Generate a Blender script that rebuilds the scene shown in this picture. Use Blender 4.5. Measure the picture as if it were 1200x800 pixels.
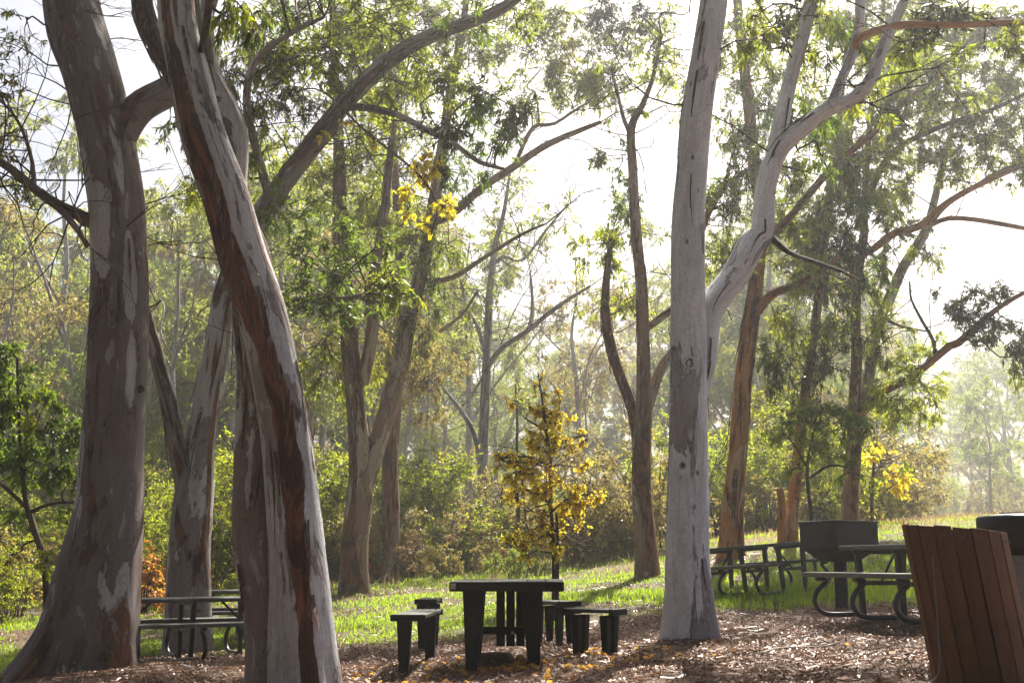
import bpy, bmesh, math, random
import numpy as np
from mathutils import Vector, Matrix

for o in list(bpy.data.objects):
    bpy.data.objects.remove(o)
SC = bpy.context.scene
COL = SC.collection
R = np.random.default_rng(11)
random.seed(5)

# ------------------------------------------------------------------ camera, sky, sun, exposure
F = 1413.0                      # focal length in pixels of the 1200 px wide photograph
CAM_Z = 0.9
HOR = 660.0
PITCH = math.atan((HOR - 400) / F)
cd = bpy.data.cameras.new('camera'); cam = bpy.data.objects.new('camera', cd); COL.objects.link(cam)
cam.location = (0, 0, CAM_Z); cam.rotation_euler = (math.pi / 2 + PITCH, 0, 0)
cd.sensor_width = 36; cd.lens = 36 * F / 1200; cd.clip_end = 2000; cd.clip_start = 0.05
SC.camera = cam

SUN_AZ, SUN_EL = math.radians(20.5), math.radians(48)     # azimuth to the right of the view (+Y)
W = bpy.data.worlds.new('World'); SC.world = W; W.use_nodes = True
wn = W.node_tree.nodes; wn.clear()
sky = wn.new('ShaderNodeTexSky'); sky.sky_type = 'NISHITA'; sky.sun_disc = False
sky.sun_elevation = SUN_EL; sky.sun_rotation = SUN_AZ
sky.air_density = 0.8; sky.dust_density = 6.0; sky.ozone_density = 1.0
bg = wn.new('ShaderNodeBackground'); bg.inputs[1].default_value = 0.052
wo = wn.new('ShaderNodeOutputWorld')
W.node_tree.links.new(sky.outputs[0], bg.inputs[0]); W.node_tree.links.new(bg.outputs[0], wo.inputs[0])

sl = bpy.data.lights.new('sun', 'SUN'); sl.energy = 5.0; sl.angle = math.radians(0.5); sl.color = (1.0, 0.95, 0.86)
sun = bpy.data.objects.new('sun', sl); COL.objects.link(sun)
SUND = Vector((math.sin(SUN_AZ) * math.cos(SUN_EL), math.cos(SUN_AZ) * math.cos(SUN_EL), math.sin(SUN_EL)))
sun.rotation_euler = (-SUND).to_track_quat('-Z', 'Y').to_euler()
sun.location = (30, 60, 60)

SC.view_settings.view_transform = 'Standard'; SC.view_settings.look = 'None'
SC.view_settings.gamma = 1; SC.view_settings.use_curve_mapping = False
SC.view_settings.exposure = 1.62
SC.render.engine = 'CYCLES'
cy = SC.cycles
cy.use_denoising = True
try: cy.denoising_prefilter = 'ACCURATE'
except Exception: pass
cy.max_bounces = 6; cy.diffuse_bounces = 3; cy.glossy_bounces = 2; cy.transmission_bounces = 4
cy.transparent_max_bounces = 8; cy.volume_bounces = 1
cy.sample_clamp_indirect = 5
HAZE = 0.0017
DENS = 2.4                      # foliage amount

# ------------------------------------------------------------------ helpers
def tan_scale(px, py, d):
    x = (px - 600) / F; y = (400 - py) / F
    t = d / (math.cos(PITCH) - math.sin(PITCH) * y)
    return x, y, t
def P(px, py, d):
    """the point at distance d (along the ground axis Y) seen at a place of the photograph"""
    x, y, t = tan_scale(px, py, d)
    return np.array([x * t, d, CAM_Z + t * (math.sin(PITCH) + math.cos(PITCH) * y)])
def WPX(w, px, py, d):
    return w * tan_scale(px, py, d)[2] / F

def ground_z(x, y):
    x = np.asarray(x, float); y = np.asarray(y, float)
    xc = 14 * np.tanh(x / 14)
    z = 0.075 * xc
    r1 = np.clip(y - 17, 0, 13)
    z = z + 0.06 * r1 + 0.02 * np.clip(y - 30, 0, 60)
    z = z + 0.006 * np.clip(y - 19, 0, 11) * 9 * np.tanh(np.clip(x, 0, None) / 9)
    near = np.exp(-((y - 10.5) / 9) ** 2)
    z = z + near * (0.025 * np.sin(1.7 * x + 0.6 * y) + 0.02 * np.sin(2.9 * x - 2.3 * y + 1) + 0.012 * np.sin(5.1 * x + 4.3 * y))
    z = z + 0.05 * np.sin(0.5 * x + 1.1) * np.sin(0.4 * y)
    return z
def gz(x, y): return float(ground_z(x, y))
def ground_at(px, d):
    p = P(px, 650, d)
    return np.array([p[0], d, gz(p[0], d)])
def proj(p):
    s, c = math.sin(PITCH), math.cos(PITCH)
    dx, dy, dz = p[0], p[1], p[2] - CAM_Z
    t = dy * c + dz * s
    return 600 + F * dx / t, 400 - F * (-dy * s + dz * c) / t

def mesh_np(name, V, faces, attrs=(), smooth=True, mat=None):
    V = np.asarray(V, np.float32).reshape(-1, 3)
    me = bpy.data.meshes.new(name)
    me.vertices.add(len(V)); me.vertices.foreach_set('co', V.ravel())
    faces = [np.asarray(f, np.int32) for f in faces if len(f)]
    nl = sum(f.size for f in faces); nf = sum(len(f) for f in faces)
    me.loops.add(nl); me.polygons.add(nf)
    me.loops.foreach_set('vertex_index', np.concatenate([f.ravel() for f in faces]))
    starts = []; k = 0
    for f in faces:
        starts.append(k + np.arange(len(f)) * f.shape[1]); k += f.size
    me.polygons.foreach_set('loop_start', np.concatenate(starts).astype(np.int32))
    if smooth:
        me.polygons.foreach_set('use_smooth', np.ones(nf, bool))
    for an, typ, data in attrs:
        a = me.attributes.new(an, typ, 'POINT')
        a.data.foreach_set('vector' if typ == 'FLOAT_VECTOR' else 'value', np.asarray(data, np.float32).ravel())
    me.update(calc_edges=True); me.validate()
    if mat: me.materials.append(mat)
    return me

def link(name, me, parent=None, loc=(0, 0, 0), rot=(0, 0, 0), **props):
    o = bpy.data.objects.new(name, me); COL.objects.link(o)
    o.location = loc; o.rotation_euler = rot
    if parent is not None: o.parent = parent
    for k, v in props.items(): o[k] = v
    return o
def thing(name, label, cat, loc=(0, 0, 0), rot=(0, 0, 0), group=None):
    o = link(name, None, None, loc, rot, label=label, category=cat)
    o.empty_display_size = 0.2
    if group: o['group'] = group
    return o
def copy_tree(o, parent=None):
    c = o.copy(); COL.objects.link(c); c.parent = parent
    for ch in o.children: copy_tree(ch, c)
    return c

def catmull(pts, step):
    pts = np.asarray(pts, float)
    if len(pts) < 3:
        n = max(2, int(np.linalg.norm(pts[-1, :3] - pts[0, :3]) / step) + 1)
        return pts[0] + (pts[-1] - pts[0]) * np.linspace(0, 1, n)[:, None]
    q = np.vstack([2 * pts[0] - pts[1], pts, 2 * pts[-1] - pts[-2]])
    out = []
    for i in range(1, len(q) - 2):
        a, b, c, d = q[i - 1], q[i], q[i + 1], q[i + 2]
        n = max(2, int(np.ceil(np.linalg.norm(c[:3] - b[:3]) / step)))
        for t in np.arange(n) / n:
            out.append(0.5 * (2 * b + (c - a) * t + (2 * a - 5 * b + 4 * c - d) * t * t + (3 * b - a - 3 * c + d) * t ** 3))
    out.append(q[-2])
    out = np.array(out); out[:, 3] = np.maximum(out[:, 3], 0.002)
    return out

def tube(pts, sides=10, step=0.15, rough=0.04, flare=0.0, seed=0, cap=False):
    """tapered limb along a spline; returns verts, quads, bark coordinates, samples"""
    S = catmull(pts, step); n = len(S)
    C = S[:, :3]; r = S[:, 3]
    T = np.gradient(C, axis=0); T /= np.linalg.norm(T, axis=1)[:, None] + 1e-9
    N = np.zeros_like(C)
    a = np.array([1.0, 0, 0]) if abs(T[0, 0]) < 0.8 else np.array([0, 1.0, 0])
    N[0] = a - T[0] * a.dot(T[0]); N[0] /= np.linalg.norm(N[0])
    for i in range(1, n):
        v = N[i - 1] - T[i] * N[i - 1].dot(T[i]); N[i] = v / (np.linalg.norm(v) + 1e-9)
    B = np.cross(T, N)
    L = np.concatenate([[0], np.cumsum(np.linalg.norm(np.diff(C, axis=0), axis=1))])
    th = np.linspace(0, 2 * math.pi, sides, endpoint=False)
    rg = np.random.default_rng(seed)
    ph = rg.uniform(0, 6.28, 8)
    TH, LL = np.meshgrid(th, L)
    disp = (np.sin(2 * TH + ph[0] + 0.7 * LL) + 0.8 * np.sin(3 * TH + ph[1] - 0.5 * LL) + 0.5 * np.sin(5 * TH + ph[2] + 0.9 * LL)
            + 0.7 * np.sin(1.9 * LL + ph[3]) * np.cos(TH + ph[4]) + 0.4 * np.sin(4.3 * LL + ph[5] + 2 * TH))
    RR = r[:, None] * (1 + rough * disp)
    if flare:
        fl = np.exp(-LL / 0.45) * flare + np.exp(-LL / 1.3) * flare * 0.35
        RR = RR * (1 + fl * (1 + 0.55 * np.sin(4 * TH + ph[6]) + 0.35 * np.sin(7 * TH + ph[7])))
    # knots
    for k in range(int(L[-1] * 0.6) if rough > 0.02 else 0):
        s0, t0 = rg.uniform(0, L[-1]), rg.uniform(0, 6.28)
        dt = (TH - t0 + math.pi) % (2 * math.pi) - math.pi
        RR = RR * (1 + 0.10 * rg.uniform(-0.4, 1) * np.exp(-((LL - s0) / 0.14) ** 2 - (dt / 0.45) ** 2))
    V = C[:, None, :] + RR[:, :, None] * (np.cos(TH)[:, :, None] * N[:, None, :] + np.sin(TH)[:, :, None] * B[:, None, :])
    rm = float(np.mean(r)) 
    off = rg.uniform(-50, 50, 3)
    bark = np.stack([rm * np.cos(TH) + off[0], rm * np.sin(TH) + off[1], LL + off[2]], -1)
    i = np.arange(n - 1)[:, None]; j = np.arange(sides)[None, :]; j2 = (j + 1) % sides
    Q = np.stack([i * sides + j, i * sides + j2, (i + 1) * sides + j2, (i + 1) * sides + j], -1).reshape(-1, 4)
    V = V.reshape(-1, 3); bark = bark.reshape(-1, 3)
    tube.lateral = ((V.reshape(n, sides, 3) - C[:, None]) @ np.array([1.0, 0, 0]) / RR).ravel(); tube.along = LL.ravel()
    fs = [Q]
    if cap:
        V = np.vstack([V, C[0], C[-1]]); bark = np.vstack([bark, off, off + [0, 0, L[-1]]])
        jj = np.arange(sides)
        fs.append(np.stack([np.full(sides, len(V) - 2), (jj + 1) % sides, jj], -1))
        b0 = (n - 1) * sides
        fs.append(np.stack([np.full(sides, len(V) - 1), b0 + jj, b0 + (jj + 1) % sides], -1))
    return V, fs, bark, S

def prisms(A, Bp, ra, rb):
    """many three-sided tapered twigs at once"""
    A = np.asarray(A, float); Bp = np.asarray(Bp, float); n = len(A)
    D = Bp - A; D /= np.linalg.norm(D, axis=1)[:, None] + 1e-9
    up = np.where(np.abs(D[:, 2:3]) > 0.9, [[1.0, 0, 0]], [[0, 0, 1.0]])
    U = np.cross(D, up); U /= np.linalg.norm(U, axis=1)[:, None] + 1e-9
    Wv = np.cross(D, U)
    ra = np.broadcast_to(np.asarray(ra, float), (n,))[:, None]; rb = np.broadcast_to(np.asarray(rb, float), (n,))[:, None]
    vs = []
    for c, r in ((A, ra), (Bp, rb)):
        for k in range(3):
            a = k * 2.0944
            vs.append(c + r * (math.cos(a) * U + math.sin(a) * Wv))
    V = np.stack(vs, 1).reshape(-1, 3)
    b = (np.arange(n) * 6)[:, None]
    Q = np.concatenate([b + np.array([[k, (k + 1) % 3, 3 + (k + 1) % 3, 3 + k]]) for k in range(3)], 0)
    return V, Q

# ------------------------------------------------------------------ materials
def new_mat(name):
    m = bpy.data.materials.new(name); m.use_nodes = True
    nt = m.node_tree; nt.nodes.clear()
    out = nt.nodes.new('ShaderNodeOutputMaterial')
    return m, nt, out
def N_(nt, t, **kw):
    n = nt.nodes.new(t)
    for k, v in kw.items(): setattr(n, k, v)
    return n
def ramp(nt, src, stops, interp='LINEAR'):
    r = N_(nt, 'ShaderNodeValToRGB'); cr = r.color_ramp; cr.interpolation = interp
    while len(cr.elements) < len(stops): cr.elements.new(0.5)
    for e, (p, c) in zip(cr.elements, stops):
        e.position = p; e.color = (*c, 1) if len(c) == 3 else c
    nt.links.new(src, r.inputs[0]); return r.outputs[0]
def noise(nt, vec, scale, detail=4, rough=0.6, mapscale=None, dist=0.0):
    if mapscale is not None:
        mp = N_(nt, 'ShaderNodeMapping'); mp.inputs['Scale'].default_value = mapscale
        nt.links.new(vec, mp.inputs[0]); vec = mp.outputs[0]
    n = N_(nt, 'ShaderNodeTexNoise'); n.inputs['Scale'].default_value = scale; n.inputs['Detail'].default_value = detail
    n.inputs['Roughness'].default_value = rough; n.inputs['Distortion'].default_value = dist
    nt.links.new(vec, n.inputs['Vector']); return n.outputs['Fac']
def mixc(nt, fac, a, b, mode='MIX'):
    m = N_(nt, 'ShaderNodeMix', data_type='RGBA', blend_type=mode)
    for sock, v in ((m.inputs[0], fac), (m.inputs[6], a), (m.inputs[7], b)):
        if isinstance(v, (int, float)): sock.default_value = v
        elif isinstance(v, tuple): sock.default_value = (*v, 1) if len(v) == 3 else v
        else: nt.links.new(v, sock)
    return m.outputs[2]
def math_(nt, op, a, b=0.0):
    m = N_(nt, 'ShaderNodeMath', operation=op)
    for s, v in ((m.inputs[0], a), (m.inputs[1], b)):
        if isinstance(v, (int, float)): s.default_value = v
        else: nt.links.new(v, s)
    return m.outputs[0]
def attr(nt, name):
    return N_(nt, 'ShaderNodeAttribute', attribute_name=name)
def principled(nt, out, col, rough=0.8, spec=0.3, bump=None, bstr=0.3, bdist=0.02, metal=0.0):
    b = N_(nt, 'ShaderNodeBsdfPrincipled')
    if isinstance(col, tuple): b.inputs['Base Color'].default_value = (*col, 1)
    else: nt.links.new(col, b.inputs['Base Color'])
    if isinstance(rough, (int, float)): b.inputs['Roughness'].default_value = rough
    else: nt.links.new(rough, b.inputs['Roughness'])
    b.inputs['Specular IOR Level'].default_value = spec; b.inputs['Metallic'].default_value = metal
    if bump is not None:
        bn = N_(nt, 'ShaderNodeBump'); bn.inputs['Strength'].default_value = bstr; bn.inputs['Distance'].default_value = bdist
        nt.links.new(bump, bn.inputs['Height']); nt.links.new(bn.outputs[0], b.inputs['Normal'])
    nt.links.new(b.outputs[0], out.inputs[0]); return b

def bark_mat(name, pale, mid, brown, pale_t=0.55, brown_t=0.56, scale=1.0):
    """peeling smooth bark: crisp flakes of fresh pale bark, older weathered bark and brown strips"""
    m, nt, out = new_mat(name)
    v = attr(nt, 'bark').outputs['Vector']
    n1 = noise(nt, v, 1.0 * scale, 8, 0.62, (3.4, 3.4, 0.85), 0.5)
    n2 = noise(nt, v, 1.0 * scale, 7, 0.60, (3.8, 3.8, 0.40), 0.7)
    n3 = noise(nt, v, 1.0 * scale, 7, 0.64, (8.5, 8.5, 2.0), 0.6)
    st = noise(nt, v, 1.0, 5, 0.7, (42, 42, 2.2))
    fine = noise(nt, v, 1.0, 5, 0.75, (55, 55, 22))
    blot = noise(nt, v, 1.0, 3, 0.5, (1.6, 1.6, 0.8))
    dk = tuple(c * k for c, k in zip(mid, (0.58, 0.54, 0.54)))
    base = mixc(nt, ramp(nt, blot, [(0.38, (0, 0, 0)), (0.66, (1, 1, 1))]), mid, tuple(c * k for c, k in zip(mid, (0.82, 0.74, 0.70))))
    base = mixc(nt, ramp(nt, n3, [(0.585, (0, 0, 0)), (0.605, (1, 1, 1))]), base, dk)
    base = mixc(nt, ramp(nt, n3, [(0.375, (1, 1, 1)), (0.395, (0, 0, 0))]), base, mixc(nt, 0.45, mid, pale))
    pf = ramp(nt, n1, [(pale_t - 0.006, (0, 0, 0)), (pale_t + 0.010, (1, 1, 1))])
    fk = math_(nt, 'ADD', attr(nt, 'flake').outputs['Fac'], math_(nt, 'ADD', math_(nt, 'MULTIPLY', math_(nt, 'SUBTRACT', n1, 0.5), 0.9), math_(nt, 'MULTIPLY', math_(nt, 'SUBTRACT', n3, 0.5), 0.6)))
    pf = math_(nt, 'MAXIMUM', pf, ramp(nt, fk, [(0.55, (0, 0, 0)), (0.57, (1, 1, 1))]))
    base = mixc(nt, pf, base, mixc(nt, ramp(nt, n3, [(0.42, (0, 0, 0)), (0.6, (1, 1, 1))]), pale, tuple(c * 0.78 for c in pale)))
    bf = ramp(nt, n2, [(brown_t - 0.01, (0, 0, 0)), (brown_t + 0.015, (1, 1, 1))])
    bd = math_(nt, 'ADD', attr(nt, 'band').outputs['Fac'], math_(nt, 'MULTIPLY', math_(nt, 'SUBTRACT', n2, 0.5), 1.5))
    bd = math_(nt, 'ADD', bd, math_(nt, 'MULTIPLY', math_(nt, 'SUBTRACT', n3, 0.5), 0.7))
    bf = math_(nt, 'MAXIMUM', bf, ramp(nt, bd, [(0.50, (0, 0, 0)), (0.53, (1, 1, 1))]))
    br = mixc(nt, ramp(nt, st, [(0.35, (0, 0, 0)), (0.65, (1, 1, 1))]), brown, (brown[0] * 1.7, brown[1] * 1.45, brown[2] * 1.3))
    br = mixc(nt, ramp(nt, n3, [(0.50, (0, 0, 0)), (0.53, (1, 1, 1))]), br, tuple(c * 0.55 for c in brown))
    base = mixc(nt, bf, base, br)
    # dark broken edges where a flake has lifted
    e1 = ramp(nt, n1, [(pale_t - 0.022, (0, 0, 0)), (pale_t - 0.006, (1, 1, 1)), (pale_t + 0.004, (0, 0, 0))])
    e2 = ramp(nt, n2, [(brown_t - 0.016, (0, 0, 0)), (brown_t - 0.004, (1, 1, 1)), (brown_t + 0.006, (0, 0, 0))])
    edge = math_(nt, 'MULTIPLY', math_(nt, 'MAXIMUM', e1, e2), ramp(nt, st, [(0.4, (0.15, 0.15, 0.15)), (0.62, (1, 1, 1))]))
    base = mixc(nt, math_(nt, 'MULTIPLY', edge, 0.7), base, (0.045, 0.028, 0.02))
    base = mixc(nt, 1.0, base, ramp(nt, st, [(0.30, (0.72, 0.70, 0.68)), (0.5, (0.96, 0.96, 0.96)), (0.75, (1.07, 1.06, 1.05))]), 'MULTIPLY')
    base = mixc(nt, 1.0, base, ramp(nt, fine, [(0.3, (0.72, 0.71, 0.70)), (0.6, (1.06, 1.06, 1.06))]), 'MULTIPLY')
    vo = N_(nt, 'ShaderNodeTexVoronoi'); vo.inputs['Scale'].default_value = 1.0
    mp = N_(nt, 'ShaderNodeMapping'); mp.inputs['Scale'].default_value = (6.5, 6.5, 3.2); nt.links.new(v, mp.inputs[0]); nt.links.new(mp.outputs[0], vo.inputs['Vector'])
    spot = ramp(nt, vo.outputs['Distance'], [(0.07, (1, 1, 1)), (0.14, (0, 0, 0))])
    base = mixc(nt, math_(nt, 'MULTIPLY', math_(nt, 'MULTIPLY', spot, ramp(nt, n3, [(0.45, (0, 0, 0)), (0.5, (1, 1, 1))])), 0.8), base, (0.035, 0.025, 0.02))
    h = math_(nt, 'ADD', math_(nt, 'MULTIPLY', st, 0.4), math_(nt, 'MULTIPLY', bf, 0.7))
    h = math_(nt, 'ADD', h, math_(nt, 'MULTIPLY', math_(nt, 'SUBTRACT', 1.0, pf), 0.5))
    h = math_(nt, 'ADD', h, math_(nt, 'MULTIPLY', fine, 0.35))
    principled(nt, out, base, 0.8, 0.2, h, 0.9, 0.03)
    return m

BARK = {
    'big':    bark_mat('bark_lilac_brown', (0.48, 0.47, 0.47), (0.185, 0.150, 0.142), (0.115, 0.064, 0.044), 0.605, 0.56, 0.75),
    'brown':  bark_mat('bark_red_brown', (0.40, 0.36, 0.34), (0.22, 0.155, 0.125), (0.125, 0.052, 0.028), 0.57, 0.50, 0.9),
    'pale':   bark_mat('bark_grey_cream', (0.48, 0.45, 0.43), (0.235, 0.205, 0.19), (0.125, 0.065, 0.038), 0.52, 0.55, 1.0),
    'strip':  bark_mat('bark_strip_brown', (0.52, 0.51, 0.51), (0.28, 0.255, 0.245), (0.14, 0.070, 0.043), 0.49, 0.58, 0.9),
    'white':  bark_mat('bark_white_grey', (0.68, 0.695, 0.73), (0.37, 0.36, 0.385), (0.125, 0.100, 0.095), 0.44, 0.60, 0.62),
    'mid':    bark_mat('bark_tan', (0.50, 0.42, 0.35), (0.30, 0.215, 0.155), (0.165, 0.085, 0.048), 0.55, 0.53, 1.0),
    'orange': bark_mat('bark_orange', (0.54, 0.37, 0.22), (0.46, 0.235, 0.10), (0.20, 0.085, 0.04), 0.56, 0.54, 1.0),
    'grey':   bark_mat('bark_far_grey', (0.50, 0.47, 0.45), (0.33, 0.295, 0.27), (0.16, 0.11, 0.08), 0.5, 0.6, 1.0),
    'dark':   bark_mat('bark_dark', (0.17, 0.12, 0.09), (0.11, 0.075, 0.055), (0.07, 0.045, 0.03), 0.55, 0.5, 1.0),
}
def leaf_mat(name, c0, c1, t0, t1, trans=0.5, spec=0.35):
    """c0..c1: reflected colour range, t0..t1: colour of the light that passes through the blade"""
    m, nt, out = new_mat(name)
    a = attr(nt, 'rnd').outputs['Fac']
    oi = N_(nt, 'ShaderNodeObjectInfo').outputs['Random']
    f = math_(nt, 'ADD', math_(nt, 'MULTIPLY', a, 0.8), math_(nt, 'MULTIPLY', oi, 0.2))
    col = mixc(nt, f, c0, c1); tc = mixc(nt, f, t0, t1)
    b = N_(nt, 'ShaderNodeBsdfPrincipled'); nt.links.new(col, b.inputs['Base Color'])
    b.inputs['Roughness'].default_value = 0.42; b.inputs['Specular IOR Level'].default_value = spec
    t = N_(nt, 'ShaderNodeBsdfTranslucent'); nt.links.new(tc, t.inputs[0])
    mx = N_(nt, 'ShaderNodeMixShader'); mx.inputs[0].default_value = trans
    nt.links.new(b.outputs[0], mx.inputs[1]); nt.links.new(t.outputs[0], mx.inputs[2]); nt.links.new(mx.outputs[0], out.inputs[0])
    return m
LEAF = {
    'olive':  leaf_mat('leaf_olive', (0.050, 0.062, 0.018), (0.105, 0.105, 0.03), (0.25, 0.35, 0.02), (0.50, 0.50, 0.035), 0.58),
    'green':  leaf_mat('leaf_green', (0.035, 0.065, 0.014), (0.075, 0.115, 0.022), (0.14, 0.25, 0.014), (0.31, 0.40, 0.028), 0.52),
    'dark':   leaf_mat('leaf_dark', (0.022, 0.036, 0.016), (0.05, 0.06, 0.022), (0.05, 0.08, 0.012), (0.12, 0.14, 0.025), 0.38),
    'lime':   leaf_mat('leaf_lime', (0.07, 0.11, 0.015), (0.12, 0.135, 0.02), (0.38, 0.52, 0.015), (0.62, 0.62, 0.03), 0.6),
    'tan':    leaf_mat('leaf_tan', (0.09, 0.078, 0.03), (0.15, 0.115, 0.045), (0.38, 0.34, 0.06), (0.52, 0.40, 0.09), 0.5),
    'brown':  leaf_mat('leaf_brown', (0.11, 0.070, 0.033), (0.19, 0.12, 0.06), (0.34, 0.21, 0.08), (0.48, 0.32, 0.12), 0.45),
    'yellow': leaf_mat('leaf_yellow', (0.40, 0.31, 0.025), (0.46, 0.30, 0.03), (0.90, 0.84, 0.04), (0.92, 0.74, 0.04), 0.7),
    'maple':  leaf_mat('leaf_maple', (0.46, 0.37, 0.03), (0.48, 0.25, 0.03), (0.92, 0.84, 0.06), (0.90, 0.62, 0.05), 0.7),
    'rust':   leaf_mat('leaf_rust', (0.32, 0.12, 0.03), (0.36, 0.18, 0.04), (0.72, 0.30, 0.05), (0.68, 0.42, 0.06), 0.55),
    'far':    leaf_mat('leaf_far', (0.055, 0.062, 0.025), (0.10, 0.09, 0.035), (0.28, 0.36, 0.04), (0.50, 0.50, 0.08), 0.58),
    'fargrn': leaf_mat('leaf_far_green', (0.05, 0.075, 0.022), (0.09, 0.11, 0.03), (0.24, 0.38, 0.03), (0.50, 0.56, 0.05), 0.55),
    'grass':  leaf_mat('grass_blade', (0.07, 0.105, 0.018), (0.13, 0.15, 0.028), (0.26, 0.46, 0.02), (0.48, 0.58, 0.045), 0.58, 0.2),
    'straw':  leaf_mat('grass_straw', (0.17, 0.12, 0.06), (0.27, 0.19, 0.10), (0.34, 0.25, 0.11), (0.50, 0.35, 0.17), 0.45, 0.2),
    'litter': leaf_mat('fallen_leaf', (0.082, 0.034, 0.019), (0.30, 0.165, 0.10), (0.10, 0.05, 0.03), (0.28, 0.16, 0.09), 0.15, 0.15),
}
def plain_mat(name, c, c2=None, rough=0.6, spec=0.4, scale=8, mapscale=(1, 1, 1), bstr=0.15, metal=0.0, stain=None):
    m, nt, out = new_mat(name)
    v = N_(nt, 'ShaderNodeTexCoord').outputs['Object']
    n = noise(nt, v, scale, 6, 0.65, mapscale)
    f = noise(nt, v, scale * 7, 4, 0.7, mapscale)
    col = mixc(nt, ramp(nt, n, [(0.3, (0, 0, 0)), (0.7, (1, 1, 1))]), c, c2 or tuple(x * 1.6 for x in c))
    col = mixc(nt, 1.0, col, ramp(nt, f, [(0.3, (0.75, 0.75, 0.75)), (0.65, (1.1, 1.1, 1.1))]), 'MULTIPLY')
    rv = N_(nt, 'ShaderNodeObjectInfo').outputs['Random']
    col = mixc(nt, 1.0, col, ramp(nt, rv, [(0.0, (0.78, 0.76, 0.74)), (1.0, (1.22, 1.22, 1.22))]), 'MULTIPLY')
    if stain: col = mixc(nt, ramp(nt, noise(nt, v, 2.6, 6, 0.7), [(0.52, (0, 0, 0)), (0.66, (0.8, 0.8, 0.8))]), col, stain)
    principled(nt, out, col, ramp(nt, n, [(0.2, (rough - 0.12,) * 3), (0.8, (min(1, rough + 0.15),) * 3)]), spec, f, bstr, 0.006, metal)
    return m
M = {
    'plastic': plain_mat('dark_recycled_plastic', (0.005, 0.007, 0.006), (0.011, 0.014, 0.012), 0.55, 0.2, 6, (1, 1, 1)),
    'plank':   plain_mat('weathered_plank', (0.035, 0.036, 0.032), (0.085, 0.085, 0.075), 0.5, 0.45, 5, (14, 1.2, 14), stain=(0.15, 0.145, 0.13)),
    'steel':   plain_mat('painted_dark_steel', (0.007, 0.008, 0.011), (0.014, 0.015, 0.019), 0.42, 0.5, 9),
    'grill':   plain_mat('sooty_steel', (0.008, 0.008, 0.008), (0.022, 0.020, 0.019), 0.6, 0.4, 5, stain=(0.045, 0.022, 0.012)),
    'slat':    plain_mat('red_brown_wood', (0.10, 0.047, 0.021), (0.18, 0.086, 0.038), 0.65, 0.3, 3, (16, 16, 1.0), 0.5, stain=(0.06, 0.035, 0.022)),
    'liner':   plain_mat('bin_liner', (0.02, 0.02, 0.02), None, 0.5),
    'concrete': plain_mat('bin_concrete', (0.17, 0.18, 0.16), (0.25, 0.25, 0.22), 0.85, 0.2, 6, (1, 1, 1), 0.3),
    'lid':     plain_mat('black_lid', (0.012, 0.012, 0.014), (0.02, 0.02, 0.022), 0.45, 0.4, 6),
    'rim':     plain_mat('worn_rim_and_lit_corner', (0.30, 0.28, 0.24), (0.4, 0.36, 0.3), 0.6),
    'wire':    plain_mat('galvanised_wire', (0.13, 0.13, 0.13), (0.2, 0.2, 0.2), 0.4, 0.5, 20, (1, 1, 1), 0.1, 0.6),
    'stone':   plain_mat('dark_stone', (0.05, 0.045, 0.05), (0.10, 0.09, 0.09), 0.85, 0.2, 5, (1, 1, 1), 0.5),
    'log':     plain_mat('log_bark', (0.09, 0.05, 0.03), (0.17, 0.11, 0.07), 0.85, 0.2, 9, (1, 6, 1), 0.6),
    'stick':   plain_mat('bleached_stick', (0.22, 0.18, 0.15), (0.36, 0.31, 0.27), 0.8, 0.2, 9, (1, 1, 6), 0.4),
    'red':     plain_mat('red_marker', (0.55, 0.02, 0.02), (0.65, 0.04, 0.03), 0.5),
}
def ground_mat():
    m, nt, out = new_mat('ground_cover')
    v = N_(nt, 'ShaderNodeTexCoord').outputs['Object']
    big = noise(nt, v, 0.7, 5, 0.6); mid = noise(nt, v, 9, 6, 0.7); fine = noise(nt, v, 55, 5, 0.75)
    vo = N_(nt, 'ShaderNodeTexVoronoi'); vo.inputs['Scale'].default_value = 26; nt.links.new(v, vo.inputs['Vector'])
    mul = mixc(nt, ramp(nt, mid, [(0.35, (0, 0, 0)), (0.68, (1, 1, 1))]), (0.075, 0.042, 0.028), (0.20, 0.125, 0.085))
    mul = mixc(nt, 0.35, mul, ramp(nt, N_(nt, 'ShaderNodeSeparateColor').outputs[0] if False else vo.outputs['Color'], [(0.1, (0.05, 0.03, 0.02)), (0.5, (0.15, 0.09, 0.06)), (0.9, (0.30, 0.22, 0.16))]))
    mul = mixc(nt, 1.0, mul, ramp(nt, fine, [(0.3, (0.6, 0.6, 0.6)), (0.65, (1.25, 1.2, 1.15))]), 'MULTIPLY')
    gr = mixc(nt, ramp(nt, mid, [(0.3, (0, 0, 0)), (0.7, (1, 1, 1))]), (0.05, 0.065, 0.018), (0.115, 0.115, 0.04))
    straw = mixc(nt, ramp(nt, mid, [(0.3, (0, 0, 0)), (0.7, (1, 1, 1))]), (0.13, 0.09, 0.05), (0.27, 0.20, 0.12))
    col = mixc(nt, attr(nt, 'grassy').outputs['Fac'], mul, gr)
    col = mixc(nt, attr(nt, 'strawy').outputs['Fac'], col, straw)
    h = math_(nt, 'ADD', math_(nt, 'MULTIPLY', vo.outputs['Distance'], 0.7), fine)
    principled(nt, out, col, 0.85, 0.2, h, 0.8, 0.03)
    return m

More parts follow.
